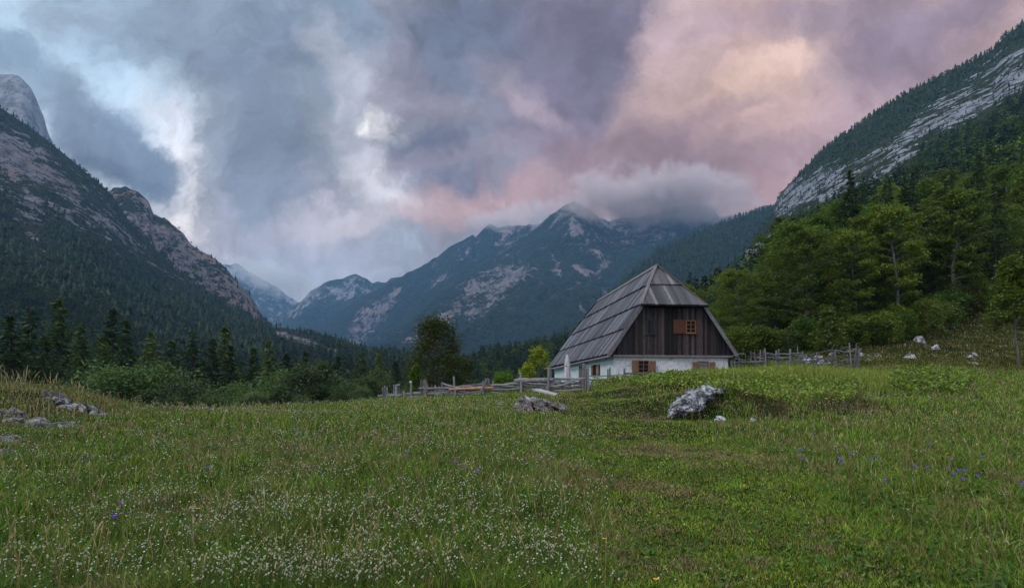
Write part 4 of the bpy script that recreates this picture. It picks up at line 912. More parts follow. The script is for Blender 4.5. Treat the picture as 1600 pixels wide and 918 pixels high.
# ------------------------------------------------------------------ trees
def leafquads(C, size, rg, up=.5, asp=.55, droop=None):
    n = len(C); nr = rg.normal(size=(n, 3)); nr[:, 2] += up*3; nr /= np.linalg.norm(nr, axis=1)[:, None]
    a = rg.normal(size=(n, 3)) if droop is None else droop+rg.normal(size=(n, 3))*.35
    a -= nr*np.sum(a*nr, 1)[:, None]; a /= np.linalg.norm(a, axis=1)[:, None]+1e-9
    b = np.cross(nr, a); s = (size*rg.uniform(.6, 1.3, n))[:, None]
    V = np.stack([C-a*s, C+b*s*asp, C+a*s, C-b*s*asp], 1).reshape(-1, 3)
    return V, np.arange(n*4).reshape(n, 4)
def broadleaf(name, seed, h, R, t0, n_leaf, lsize, limbs=34, flat=.32, shape='round', lean=0., trunk_r=None, spray=.23, up=.5):
    """returns (trunk mesh, crown mesh)"""
    rg = np.random.default_rng(seed); rr = random.Random(seed)
    tr = trunk_r or h*.014; q = MB()
    bend = [Vector((0, 0, 0))]
    for i in range(1, 9):
        t = i/8; bend.append(Vector((lean*h*t+rr.uniform(-.012, .012)*h, rr.uniform(-.012, .012)*h, h*t*.97)))
    q.tube([bend[0]-Vector((0, 0, .5))]+bend, [tr*1.25]+[tr*(1.05-t*.95/8) for t in range(9)], 7, wob=.08)
    def tpos(t):
        f = t*8; i = min(int(f), 7); return bend[i].lerp(bend[i+1], f-i)
    C = []; per = n_leaf//limbs
    for i in range(limbs):
        t = t0+(1-t0)*((i+.5)/limbs)**.9; s = (t-t0)/(1-t0)
        if shape == 'round': L = R*math.sqrt(max(.06, 1-(2*s-.75)**2*.55))*(1 if s < .8 else (1.25-s)*2.2)
        elif shape == 'cone': L = R*(1.02-s)**.8
        elif shape == 'airy': L = R*(.85 if s < .25 else (1.12-s)**.62*1.05)*.82
        else: L = R*(.75+.25*sin(pi*s))*(1 if s < .75 else (1.2-s)*2.2)
        L *= rr.uniform(.6, 1.15); az = i*2.4+rr.uniform(-.5, .5)
        d = Vector((cos(az), sin(az), .25+.5*s)); p0 = tpos(min(t*.93, .98)); p1 = p0+d*L*.55+Vector((0, 0, L*.02)); p2 = p0+Vector((d.x, d.y, d.z*.75))*L
        q.tube([p0, p1, p2], [tr*.4*(1-s*.6), tr*.22, tr*.06], 4)
        k = 3
        for j in range(k+2):
            if j < k: f = .45+.55*(j+rr.random()*.6)/k; cc = p0.lerp(p2, f)
            else: sd = Vector((-d.y, d.x, 0))*rr.uniform(-.35, .35)*L; cc = p0.lerp(p2, rr.uniform(.5, .85))+sd
            sp = R*spray*rr.uniform(.7, 1.25)*(1 if j else 1.2)
            m = int(per/(k+2)); e = rg.normal(size=(m, 3)); e /= np.linalg.norm(e, axis=1)[:, None]; e *= (rg.random(m)**.45)[:, None]
            C.append(np.array(cc)+e*np.array([sp, sp, sp*flat*1.6])*rg.uniform(.8, 1.2)+np.stack([np.zeros(m), np.zeros(m), -np.sum(e[:, :2]**2, 1)*sp*.25], 1))
    V, Fc = leafquads(np.concatenate(C), lsize, rg, up=up)
    return q.mesh(name+'_trunk'), npmesh(name+'_crown', V, Fc)
def conifer(name, seed, h, R, t0=.08, den=1., lsize=.2, loose=.0):
    rg = np.random.default_rng(seed); rr = random.Random(seed); q = MB()
    q.tube([(0, 0, -.5), (0, 0, h*.5), (0, 0, h)], [h*.013, h*.008, .02], 6)
    C = []; D = []; z = h*t0
    while z < h*.985:
        s = z/h; L0 = R*(1-s)**.85*(.9+.2*rr.random())+.12
        nb = 6 if s < .8 else 4
        for b in range(nb):
            if rr.random() < loose: continue
            az = rr.uniform(0, 2*pi); L = L0*rr.uniform(.55, 1.15); m = max(4, int(L/.28*3.2*den))
            f = rg.random(m)**.75; side = rg.uniform(-1, 1, m)*(.30*L*(1-f*.75)+.05)
            dz = -.18*L*f+.14*L*f*f*1.4-rg.random(m)*.16
            C.append(np.stack([cos(az)*f*L-sin(az)*side, sin(az)*f*L+cos(az)*side, z+dz], 1)); D.append(np.tile([cos(az), sin(az), -.25], (m, 1)))
        z += max(.2, h*.024*(1.3-s))
    V, Fc = leafquads(np.concatenate(C), lsize, rg, up=.35, asp=.33, droop=np.concatenate(D))
    return q.mesh(name+'_trunk'), npmesh(name+'_crown', V, Fc)
def place_tree(meshes, name, loc, s, rz, mats, label, cat, group=None, sz=None):
    r = empty(name, loc, rz); r.scale = (s, s, s*(sz or 1)); tag(r, label, cat, group)
    for nm, me, mt in (("trunk", meshes[0], mats and mats[0]), ("crown", meshes[1], mats and mats[1])):
        if not me.materials: me.materials.append(mt)
        o = bpy.data.objects.new(nm, me); COL.objects.link(o); o.parent = r
    return r
def surf(X, Y, names):
    z = ground_h(X, Y)
    for n in names:
        px = 800+F*X/Y; c = np.array(MT[n]['c']); ok = (px > c[0, 0]) & (px < c[-1, 0]) & (Y > MT[n]['yf']*.98)
        z = np.where(ok, np.maximum(z, m_height(n, X, Y)), z)
    return z
def jgrid(x0, x1, y0, y1, sp, rg):
    gx, gy = np.meshgrid(np.arange(x0, x1, sp), np.arange(y0, y1, sp)); n = gx.size
    return gx.ravel()+rg.uniform(-.45, .45, n)*sp, gy.ravel()+rg.uniform(-.45, .45, n)*sp

rg = np.random.default_rng(11)
BE = [broadleaf('beech', 40+i, 16, 4.4+i*.3, [.06, .1, .05, .12, .08][i], 15000, .165, shape=['round', 'tall', 'cone', 'tall', 'cone'][i], limbs=[52, 54, 50, 56, 48][i], flat=.3, spray=.21) for i in range(5)]
BEL = [broadleaf('leaning_beech', 60+i, 17, 4.0, .3, 10000, .17, limbs=36, flat=.3, spray=.2, lean=[-.13, .1, -.06][i], trunk_r=.26) for i in range(3)]
CO = [conifer('spruce', 80+i, 18, [3.0, 3.4, 2.6, 3.8, 2.9, 3.6][i], lsize=.26, den=.8, loose=[0, .1, .05, .25, .15, .3][i]) for i in range(6)]
SH = [broadleaf('bush', 90+i, 4.5, [2.9, 2.4, 3.3, 2.6][i], .04, 5200, .12, limbs=34, shape=['round', 'tall', 'round', 'cone'][i], flat=.6, spray=[.3, .26, .24, .3][i], trunk_r=.07) for i in range(4)]
UB = [broadleaf('bush_b', 190+i, 4.5, [2.6, 2.2, 2.9][i], .04, 4200, .14, limbs=34, shape='round', flat=.5, spray=.3, trunk_r=.07) for i in range(3)]
for me in UB: me[0].materials.append(M['bark']); me[1].materials.append(M['beech'])
for me in BE+BEL: me[0].materials.append(M['bark']); me[1].materials.append(M['beech'])
for k_, me in enumerate(CO): me[0].materials.append(M['darkbark']); me[1].materials.append(M['conifer' if k_ < 4 else 'larch'])
for k_, me in enumerate(SH): me[0].materials.append(M['darkbark']); me[1].materials.append(M['shrub' if k_ % 2 == 0 else 'willow'])

# right-hand forest: nearest trees as individuals
def edge_y(px): return np.interp(px, [1000, 1120, 1180, 1240, 1330, 1380, 1440, 1500, 1560, 1620, 1800], [66, 60, 60, 62, 63, 64, 66, 73, 78, 82, 84])
X, Y = jgrid(10, 260, 55, 330, 5.6, rg); px = 800+F*X/Y
ok = (px > 1000) & (px < 1690) & (Y > edge_y(px)); X, Y, px = X[ok], Y[ok], px[ok]
# thin behind the house where nothing of it shows
Z = surf(X, Y, ['right_slope']); o = np.argsort(Y); X, Y, Z, px = X[o], Y[o], Z[o], px[o]
FR = {False: [], True: []}
NB = 240; right_far = (X[NB:], Y[NB:], Z[NB:])
for i in range(NB):
    front = Y[i] < edge_y(px[i])+9
    s = rg.uniform(.55, .95) if front else rg.uniform(.8, 1.15)
    if px[i] < 1215: s *= .62
    conif = rg.random() < (.08 if front else .2) and px[i] > 1290
    if conif: r_ = place_tree(CO[rg.integers(4)], 'spruce_tree', (X[i], Y[i], Z[i]-.3), s*1.05, rg.uniform(0, 6.28), None, 'dark spruce standing among the broadleaf trees of the right hand forest', 'conifer', 'spruces in the forest on the right slope')
    else: r_ = place_tree(BE[rg.integers(5)], 'beech_tree', (X[i], Y[i], Z[i]-.3), s, rg.uniform(0, 6.28), None, 'green broadleaf tree deep in the dense forest on the slope right of the farmhouse', 'tree', 'broadleaf trees in the forest on the right slope')
    if front and px[i] < 1600: FR[conif].append(r_)
relabel(FR[0], 'broadleaf tree in the front row of the right hand forest, %s from the left')
relabel(FR[1], 'dark spruce in the front row of the right hand forest, %s from the left')
for i, (px_, Y_, s, k, lb) in enumerate([(1412, 66, .95, 0, 'tall tree with a pale trunk leaning left above the open slope'), (1482, 74, 1.05, 1, 'tall tree with thin pale trunk leaning right, deep in the forest edge'), (1498, 76, 1.0, 2, 'tall tree with straight pale trunk beside the right leaning one'), (1345, 66, .8, 0, 'tree with a thin pale bare trunk above the fence end')]):
    X_ = (px_-800)/F*Y_; place_tree(BEL[k], 'leaning_tree', (X_, Y_, gh(X_, Y_)-.3), s, 0., None, lb, 'tree')

EB = []
for i in range(46):                                        # bushes along the forest's edge
    px_ = rg.uniform(1150, 1560); Y_ = float(edge_y(px_))-rg.uniform(-1.5, 2.2); X_ = (px_-800)/F*Y_; s = rg.uniform(.45, .95)
    EB.append(0); EB[-1] = place_tree(UB[i % 3], 'bush', (X_, Y_, gh(X_, Y_)-.25), s, rg.uniform(0, 6.28), None, 'leafy bush filling the dark foot of the forest right of the farmhouse', 'bush', 'bushes along the foot of the right hand forest')
relabel(EB, 'leafy bush at the dark foot of the right hand forest, %s from the left')

# left-hand valley forest
X, Y = jgrid(-330, 20, 85, 330, 8.6, rg); px = 800+F*X/Y
ok = (px > -40) & (px < 660) & (Y > np.interp(px, [0, 200, 400, 660], [88, 90, 108, 140])); X, Y, px = X[ok], Y[ok], px[ok]
Z = surf(X, Y, ['left_slope']); o = np.argsort(Y); X, Y, Z = X[o], Y[o], Z[o]
NL = 330; left_far = (X[NL:], Y[NL:], Z[NL:])
for i in range(NL):
    k_ = rg.integers(6) if rg.random() < .7 else 9
    if k_ < 9: place_tree(CO[k_], 'spruce_tree' if k_ < 4 else 'larch_tree', (X[i], Y[i], Z[i]-.3), rg.uniform(.65, 1.3), rg.uniform(0, 6.28), None, 'dark green conifer in the forest across the valley on the left' if k_ < 4 else 'light green larch among darker trees in the valley forest on the left', 'conifer', 'conifers in the valley forest on the left' if k_ < 4 else 'larches in the valley forest on the left')
    else: place_tree(BE[rg.integers(5)], 'broadleaf_tree', (X[i], Y[i], Z[i]-.3), rg.uniform(.45, .8), rg.uniform(0, 6.28), None, 'dull green broadleaf tree among conifers in the left valley forest', 'tree', 'broadleaf trees in the valley forest on the left')
# bushes beyond the meadow's edge: px, top py, depth
LB = []
for i, (px_, pt, Y_) in enumerate([(110,585,60),(150,590,52),(190,583,56),(215,562,64),(245,576,58),(272,585,54),(300,588,52),(232,600,46),(160,606,44),(285,600,47),(330,600,46),(350,588,58),(372,597,50),(395,601,48),(415,604,47),(440,607,47),(460,598,55),(480,583,60),(505,577,60),(520,572,66),(545,585,56),(565,595,52),(450,585,70),(590,585,66),(640,597,58),(690,604,62),(740,600,66),(100,600,46),(575,590,60)]):
    X_ = (px_-800)/F*Y_; z = gh(X_, Y_)-.2; H = (CZ+(HOR-pt)/F*Y_-z)*rg.uniform(.7, 1.15); me = SH[i % 4]
    LB.append(0); LB[-1] = r_ = place_tree(me, 'bush', (X_, Y_, z), H/4.6, rg.uniform(0, 6.28), None, 'rounded leafy green bush growing below the far edge of the meadow', 'bush', 'bushes beyond the edge of the meadow')
relabel(LB, 'rounded green bush below the far meadow edge, %s from the left')
for i, (px_, pt, Y_, k_) in enumerate([(15,490,78,0),(48,478,88,3),(92,462,92,4),(128,500,84,1),(160,520,76,5),(197,496,92,2),(236,515,88,5),(268,528,96,0),(300,512,104,3),(332,525,96,1),(360,536,92,2),(352,505,120,4),(396,540,98,0),(420,528,112,5),(448,548,100,1),(476,545,112,2),(528,552,108,0),(566,546,112,5),(592,548,118,4),(618,560,112,1),(70,520,70,1),(176,478,120,0)]):
    X_ = (px_-800)/F*Y_; z = gh(X_, Y_)-.4; H = CZ+(HOR-pt)/F*Y_-z
    place_tree(CO[k_], 'spruce_tree' if k_ < 4 else 'larch_tree', (X_, Y_, z), H/18.*1.5, i*1.3, None, ('dark pointed spruce' if k_ < 4 else 'light green larch')+' behind the left bushes, %s from the left in its row' % ordinal(sorted([15,48,92,128,160,197,236,268,300,332,360,352,396,420,448,476,528,566,592,618,70,176]).index(px_)+1), 'conifer', 'tall conifers behind the bushes on the left', sz=1/1.5)
# named small trees
def special(name, px_, ybase, ytop, Y_, mesh, hm, mats, label, cat='tree', sx=1., grp=None):
    X_ = (px_-800)/F*Y_; z = gh(X_, Y_)-.1; H = CZ+(HOR-ytop)/F*Y_-z
    mesh[0].materials.clear(); mesh[1].materials.clear()
    r_ = place_tree(mesh, name, (X_, Y_, z), H/hm, 0., mats, label, cat, grp); r_.scale = (H/hm*sx, H/hm*sx, H/hm)
special('ash_tree', 681, 620, 492, 44, broadleaf('ash', 5, 7, 4.1, .12, 12000, .1, limbs=50, shape='airy', spray=.18, flat=.6, trunk_r=.12), 7.1, (M['darkbark'], M['ash']), 'dark spreading tree standing alone behind the rail fence')
special('young_tree', 650, 618, 565, 41, broadleaf('lime', 15, 3, .95, .15, 2600, .09, limbs=20, shape='cone', spray=.3, flat=.6), 3.05, (M['darkbark'], M['sap']), 'bright green young tree just left of the lone dark tree')
special('hazel_bush', 716, 618, 556, 47, broadleaf('haz', 18, 3.4, 1.6, .1, 3800, .1, limbs=26, shape='round', spray=.32, flat=.6), 3.5, (M['darkbark'], M['ash']), 'brownish green bush merging with the right side of the lone dark tree', 'bush')
special('yellow_tree', 843, 600, 538, 44, broadleaf('yel', 22, 3.2, .75, .56, 1000, .085, limbs=12, shape='round', spray=.4, flat=.7, lean=-.05, trunk_r=.03), 3.25, (M['bark'], M['lime']), 'small yellow green tree with thin stem behind the fence near the farmhouse', sx=1.)
special('yellow_tree', 823, 604, 565, 42, broadleaf('yel2', 23, 2.2, .6, .4, 900, .08, limbs=10, shape='round', spray=.4, flat=.7, lean=.06, trunk_r=.025), 2.25, (M['bark'], M['lime']), 'low yellow green sapling left of the taller yellow green tree', sx=1.1)
special('round_shrub', 786, 612, 583, 41, broadleaf('rs', 25, 2, 1.25, .05, 3200, .09, limbs=26, shape='round', spray=.33, flat=.7), 2.05, (M['darkbark'], M['sap']), 'round bright green shrub behind the middle of the rail fence', 'shrub')
special('green_tree', 505, 625, 560, 62, broadleaf('gt', 26, 5, 1.9, .1, 4500, .12, limbs=30, shape='cone', spray=.3, flat=.6), 5.1, (M['darkbark'], M['shrub']), 'light green bushy tree at the meadow edge left of the rail fence')
special('young_beech', 1295, 530, 474, 56, broadleaf('yb', 27, 3.6, 1.45, .08, 3800, .1, limbs=28, shape='cone', spray=.28, flat=.4), 3.7, (M['darkbark'], M['olive']), 'olive green young tree among boulders behind the stake fence')
special('young_spruce', 1232, 548, 508, 54, conifer('ys', 28, 3, .85, .03, 1.6, .09), 3., (M['darkbark'], M['conifer']), 'small dark young spruce just left of the olive young tree')
special('young_beech', 1461, 512, 471, 62, broadleaf('yb2', 29, 3, .85, .2, 1700, .1, limbs=16, shape='cone', spray=.34, flat=.5), 3.1, (M['darkbark'], M['olive']), 'small yellow green tree alone on the open right slope')
special('slope_tree', 1592, 570, 385, 47, broadleaf('st', 30, 9, 2.5, .36, 8500, .125, limbs=40, shape='cone', spray=.25, flat=.4, lean=-.07, trunk_r=.085), 9.1, (M['bark'], M['beech']), 'slender pale trunked tree leaning left at the right edge of the picture')
special('dead_leaf_bush', 1500, 478, 446, 72, broadleaf('dl', 33, 3, 1.6, .1, 2200, .11, limbs=20, shape='round', spray=.3), 3.1, (M['darkbark'], mat_foliage('brown_leaves', [(.07,.06,.025), (.09,.07,.03), (.08,.07,.03)], .3, .8)), 'brownish bush at the forest edge on the right slope', 'bush')

# far forest: simplified trees by the thousand, each slope's wood one mass
def tmpl_conifer(seed, tiers=5, k=7):
    r_ = np.random.default_rng(seed); V = []; Fc = []
    for j in range(tiers):
        zb = .06+.17*j; zt = min(1., zb+.42); R = .2*(1-j/tiers)**.9+.03; a0 = r_.uniform(0, 6); n0 = len(V); V.append((0, 0, zt))
        for i in range(k):
            rr = R*r_.uniform(.6, 1.25); V.append((rr*cos(a0+2*pi*i/k), rr*sin(a0+2*pi*i/k), zb+r_.uniform(-.04, .03)))
        for i in range(k):
            if r_.random() < .85: Fc.append((n0, n0+1+i, n0+1+(i+1) % k, n0+1+(i+1) % k))
    return np.array(V), np.array([f[:3] for f in Fc])
def tmpl_quads(seed, n, size, kind):
    r_ = np.random.default_rng(seed)
    if kind == 'round':
        lumps = r_.normal(size=(9, 3)); lumps /= np.linalg.norm(lumps, axis=1)[:, None]; lumps = lumps*np.array([.24, .24, .3])*.75+np.array([0, 0, .58])
        e = r_.normal(size=(n, 3)); e /= np.linalg.norm(e, axis=1)[:, None]; C = lumps[r_.integers(9, size=n)]+e*.15*(r_.random(n)**.4)[:, None]*np.array([1, 1, .75])
        V, Fc = leafquads(C, size, r_, up=.4, asp=.7)
    else:
        t = 1-r_.random(n)**.55; a = r_.uniform(0, 6.28, n); rad = .19*(1-t)**.9*r_.uniform(.3, 1.1, n)+.012
        C = np.stack([np.cos(a)*rad, np.sin(a)*rad, .06+.93*t-.05*rad/.19], 1); D = np.stack([np.cos(a), np.sin(a), -.4+0*a], 1)
        V, Fc = leafquads(C, size, r_, up=.3, asp=.4, droop=D)
    return V, np.concatenate([Fc[:, [0, 1, 2]], Fc[:, [0, 2, 3]]])
def mass(name, parts, label=None):
    """parts: list of (templates, X, Y, Z, H, colours)"""
    VV, FF, CC, n0 = [], [], [], 0
    for tmpls, X, Y, Z, H, col in parts:
        ids = rg.integers(len(tmpls), size=len(X))
        for ti, (V, Fc) in enumerate(tmpls):
            k = np.where(ids == ti)[0]
            if not len(k): continue
            a = rg.uniform(0, 6.28, len(k)); wd = rg.uniform(.8, 1.25, len(k))
            c, s = np.cos(a)[:, None], np.sin(a)[:, None]; h = H[k][:, None]
            P = np.stack([(V[:, 0]*c-V[:, 1]*s)*h*wd[:, None]+X[k][:, None], (V[:, 0]*s+V[:, 1]*c)*h*wd[:, None]+Y[k][:, None], V[:, 2]*h+Z[k][:, None]], -1)
            VV.append(P.reshape(-1, 3)); FF.append((Fc[None]+(np.arange(len(k))*len(V))[:, None, None]+n0).reshape(-1, 3)); n0 += len(k)*len(V)
            j = rg.uniform(.8, 1.2, (len(k), len(V), 1)); CC.append((col[k][:, None, :]*j).reshape(-1, 3))
    o = link(name, npmesh(name, np.concatenate(VV), np.concatenate(FF), col=np.concatenate(CC)), M['farforest'])
    return tag(o, label, None, None, 'stuff')
TC = [tmpl_conifer(i) for i in range(4)]; TR = [tmpl_quads(i, 70, .07, 'round') for i in range(4)]
TRM = [tmpl_quads(20+i, 420, .034, 'round') for i in range(4)]; TCM = [tmpl_quads(30+i, 420, .036, 'cone') for i in range(4)]
GREEN = np.array([(.045,.09,.016), (.07,.12,.018), (.03,.065,.015), (.1,.145,.024)]); DARK = np.array([(.01,.024,.009), (.013,.03,.01), (.02,.038,.012), (.028,.045,.014)])
def cols(pal, n): return pal[rg.integers(len(pal), size=n)]*rg.uniform(.8, 1.25, (n, 1))
def project(X, Y, Z): return 800+F*X/Y, HOR-F*(Z-CZ)/Y
def rockmask(nm, X, Y, Z):
    px, py = project(X, Y, Z); rk = np.zeros(len(X))
    for poly, soft, amp in RP[nm]: rk = np.maximum(rk, poly_mask(px, py, poly, soft)*amp)
    return rk
def far_set(nm, x0, x1, y0, y1, sp, pxr, dens_rock, hm, pc, med=False, above=None):
    X, Y = jgrid(x0, x1, y0, y1, sp, rg); px = 800+F*X/Y; c = np.array(MT[nm]['c'])
    _, yc = m_interp(MT[nm], px)
    ok = (px > pxr[0]) & (px < pxr[1]) & (Y < yc*1.04) & (Y > MT[nm]['yf']); X, Y = X[ok], Y[ok]
    Z = m_height(nm, X, Y); rk = rockmask(nm, X, Y, Z); k = (rg.random(len(X)) > np.clip(rk*1.15, 0, 1-dens_rock)) & (rk < .97)
    return X[k], Y[k], Z[k]
def split(X, Y, Z, hm, pc, pal_c, pal_r, tc, tr, hv=.3, rk=None):
    c = rg.random(len(X)) < pc; H = hm*rg.uniform(1-hv, 1+hv, len(X))
    if rk is not None: H = H*(1-.6*np.clip(rockmask(rk, X, Y, Z)*2, 0, 1))
    return [(tc, X[c], Y[c], Z[c]-.3, H[c]*1.1, cols(pal_c, c.sum())), (tr, X[~c], Y[~c], Z[~c]-.3, H[~c]*.95, cols(pal_r, (~c).sum()))]
X, Y, Z = right_far; m1 = split(X, Y, Z, 14, .3, DARK, GREEN, TCM, TRM)
A_ = far_set('right_slope', 40, 900, 330, 1060, 6.4, (1000, 1700), .09, 12, .5); n_ = A_[1] < 480
m2 = split(A_[0][n_], A_[1][n_], A_[2][n_], 11, .35, DARK, GREEN, TCM[:2], TRM[:2], rk='right_slope'); m3 = split(A_[0][~n_], A_[1][~n_], A_[2][~n_], 8.5, .5, DARK, GREEN*.8, TC, TR, rk='right_slope')
mass('forest', m1+m2+m3)
X, Y, Z = left_far; m1 = split(X, Y, Z, 14, .55, DARK, DARK*1.3, TCM, TRM)
A_ = far_set('left_slope', -1150, 0, 330, 1200, 8, (-60, 640), .12, 12, .5); n_ = A_[1] < 430
m2 = split(A_[0][n_], A_[1][n_], A_[2][n_], 13, .5, DARK, DARK*1.4, TCM[:2], TRM[:2]); m3 = split(A_[0][~n_], A_[1][~n_], A_[2][~n_], 10, .5, DARK, DARK*1.3, TC, TR, rk='left_slope')
mass('forest', m1+m2+m3)
A_ = far_set('left_spur', -900, -380, 1060, 1520, 14, (150, 440), .12, 10, 1); mass('forest', split(*A_, 10, .7, DARK, DARK, TC, TR))
A_ = far_set('forested_ridge', 0, 900, 620, 1700, 9.5, (820, 1270), .1, 12, 1); mass('forest', split(*A_, 13, .8, DARK, DARK*1.3, TC, TR))
A_ = far_set('valley_hill', -90, 150, 180, 445, 5.8, (630, 1060), .1, 12, 1); mass('forest', split(*A_, 12, .6, DARK*1.2, GREEN*.7, TCM[:3], TRM[:3]))
X, Y = jgrid(-260, 10, 330, 620, 8, rg); px = 800+F*X/Y; ok = (px > 430) & (px < 800); X, Y = X[ok], Y[ok]; Z = surf(X, Y, ['left_slope', 'valley_hill'])
mass('forest', split(X, Y, Z, 13, .7, DARK, DARK*1.4, TCM[:1], TR))

# ------------------------------------------------------------------ meadow
def path_x(Y): return np.interp(Y, [4, 6, 10, 15, 20, 28, 36, 45], [1.9, 2.3, 2.9, 3.2, 3.3, 4., 6.2, 9.])
def path_k(X, Y): return 1-sstep(.75, 1.35, np.abs(X-path_x(Y)-.0)/(1.15+.035*Y))
MOUND = [(940,607),(1000,592),(1060,592),(1110,600),(1160,612),(1250,622),(1360,618),(1440,612),(1460,596),(1380,582),(1250,572),(1150,576),(1050,586),(980,590)]
def visible_xy(n, y0, y1, rg, u0=-1.0, u1=.98, beta=1.):
    u = rg.uniform(u0, u1, n); Y = np.exp(rg.uniform(np.log(y0), np.log(y1), n)); return u*Y, Y
def blades(n, y0, y1, seed, hfun, wfac=1., colf=None, lean=.35, u0=-1., u1=.98):
    r_ = np.random.default_rng(seed); X, Y = visible_xy(n, y0, y1, r_, u0, u1)
    # gather blades into tufts
    k = r_.random(n) < .65; tc = r_.integers(n, size=n); sp = .035+.002*Y
    X = np.where(k, X[tc]+r_.normal(size=n)*sp, X); Y = np.where(k, Y[tc]+r_.normal(size=n)*sp, Y)
    Z = ground_h(X, Y); H = hfun(X, Y, r_)
    ok = H > .01; X, Y, Z, H = X[ok], Y[ok], Z[ok], H[ok]; n = len(X)
    w = (.0012+.00033*Y)*wfac*r_.uniform(.6, 1.5, n); a = r_.uniform(0, 2*pi, n); ld = r_.uniform(0, 2*pi, n); L = lean*H*r_.uniform(.2, 1.6, n)
    dx, dy = np.cos(ld)*L, np.sin(ld)*L; wx, wy = np.cos(a)*w, np.sin(a)*w
    def row(f, wf, hz): return (np.stack([X+dx*f**2-wx*wf, Y+dy*f**2-wy*wf, Z+H*hz-.01], 1), np.stack([X+dx*f**2+wx*wf, Y+dy*f**2+wy*wf, Z+H*hz-.01], 1))
    a0, a1 = row(0, .8, 0); b0, b1 = row(.55, 1., .6); tip = np.stack([X+dx, Y+dy, Z+H*(1-.25*r_.random(n))], 1)
    V = np.stack([a0, a1, b0, b1, tip], 1).reshape(-1, 3); i = np.arange(n)[:, None]*5
    Fc = np.concatenate([i+[0, 1, 3], i+[0, 3, 2], i+[2, 3, 4]])
    C = colf(X, Y, r_, n); tint = np.array([.7, .7, .95, .95, 1.15])
    return V, Fc, (C[:, None, :]*np.ones((1, 5, 1))).reshape(-1, 3)*(1)
GP = np.array([(.115,.25,.022), (.16,.3,.028), (.22,.31,.036), (.06,.17,.02), (.27,.31,.05)]); STRAW = np.array([(.38,.3,.15), (.3,.2,.1), (.27,.24,.1), (.46,.4,.24)])
def patch(X, Y, s, z): return fbm(v2(X, Y, s, z), 4)
def colf_meadow(X, Y, r_, n):
    p = path_k(X, Y); dry = patch(X, Y, .55, 3.3)+.6*patch(X, Y, 2.3, 8)
    c = GP[r_.integers(5, size=n)]*(r_.uniform(.2, 1., (n, 1))**1.3*1.45); lush = sstep(.0, .4, patch(X, Y, .4, 21)); 
    c = c*(1+.55*np.clip(patch(X, Y, 1.3, 40)+.6*patch(X, Y, 4., 50), -.8, .9))[:, None]
    c = c*(1-.25*lush[:, None])+np.array([.045,.12,.02])*.25*lush[:, None]
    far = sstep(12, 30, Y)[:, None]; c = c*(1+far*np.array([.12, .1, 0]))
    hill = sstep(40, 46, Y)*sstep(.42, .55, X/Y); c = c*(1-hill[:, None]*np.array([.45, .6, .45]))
    c = c*(1+p[:, None]*np.array([.45, .3, .3]))
    ps = np.clip(.09+.6*sstep(.0, .4, dry)+p*.42*sstep(-.15, .25, dry), 0, .85); d = r_.random(n) < ps
    c[d] = STRAW[r_.integers(4, size=d.sum())]*(r_.uniform(.3, 1.15, (d.sum(), 1))); 
    mp_ = project(X, Y, ground_h(X, Y)); mound = poly_mask(*mp_, MOUND, 10); c = c*(1-mound[:, None])+mound[:, None]*np.array([.25,.31,.06])*r_.uniform(.55, 1.2, (n, 1))
    bank = sstep(-9.5, -12.5, X)*(Y < 26); br = r_.random(n) < bank*.5; c[br] = STRAW[r_.integers(4, size=br.sum())]*.65
    bw = np.maximum.reduce([poly_mask(*mp_, p_, 5) for p_ in BROWN])*(Y > 17)*(Y < 32); brown = bw*(1+.8*patch(X, Y, 2.5, 14.)) > .45
    bb = brown & (r_.random(n) < .7); c[bb] = np.array([.15,.1,.05])*r_.uniform(.6, 1.3, (bb.sum(), 1)); return c
BROWN = [[(1140,604),(1170,602),(1215,614),(1240,632),(1200,640),(1150,622)], [(1262,634),(1290,624),(1350,622),(1375,634),(1340,644),(1280,646)], [(1180,636),(1235,636),(1225,652),(1185,650)], [(755,616),(800,614),(830,620),(800,624),(770,624)]]
def h_meadow(X, Y, r_):
    p = path_k(X, Y); ed = sstep(2.5, 5.5, X-path_x(Y))
    base = .125+.16*patch(X, Y, .8, 1.)+.16*patch(X, Y, 2.6, 5.)+.08*(X < path_x(Y))+.05*ed
    h = np.maximum(base, .05)*(1-p)+(.032+.05*np.maximum(patch(X, Y, 1.5, 2.)+.15, 0))*p
    px, py = project(X, Y, ground_h(X, Y)); h = h+.3*poly_mask(px, py, MOUND, 8)*(Y > 22)*(Y < 38)
    h = h-.03*sstep(-8, -10, X)
    bw = np.maximum.reduce([poly_mask(px, py, p_, 5) for p_ in BROWN])*(Y > 17)*(Y < 32); h = h*(1-.55*bw)
    for rx_, ry_, rr_ in ROCKS:
        d2 = ((X-rx_)/(rr_*1.15))**2+((Y-ry_+.25)/(rr_*1.2+.45))**2; h = np.where(d2 < 1, np.minimum(h, .06+.07*d2), h)
    h *= np.where(r_.random(len(X)) < .06, r_.uniform(1.1, 1.5, len(X)), r_.uniform(.35, 1.05, len(X))); h[(Y > 38) & (px > 860) & (px < 1200)] *= .45
    # nothing grows inside the house
    lx = (X-HX)*cos(HYAW)+(Y-HY)*sin(HYAW); ly = -(X-HX)*sin(HYAW)+(Y-HY)*cos(HYAW); h[(np.abs(lx) < w2-.4) & (ly > .3) & (ly < HL)] = 0
    return h
def merge(name, parts, mat, kind='stuff'):
    VV = np.concatenate([p[0] for p in parts]); CC = np.concatenate([p[2] for p in parts]); n0 = 0; FF = []
    for p in parts: FF.append(p[1]+n0); n0 += len(p[0])
    return tag(link(name, npmesh(name, VV, np.concatenate(FF), col=CC), mat), kind=kind)
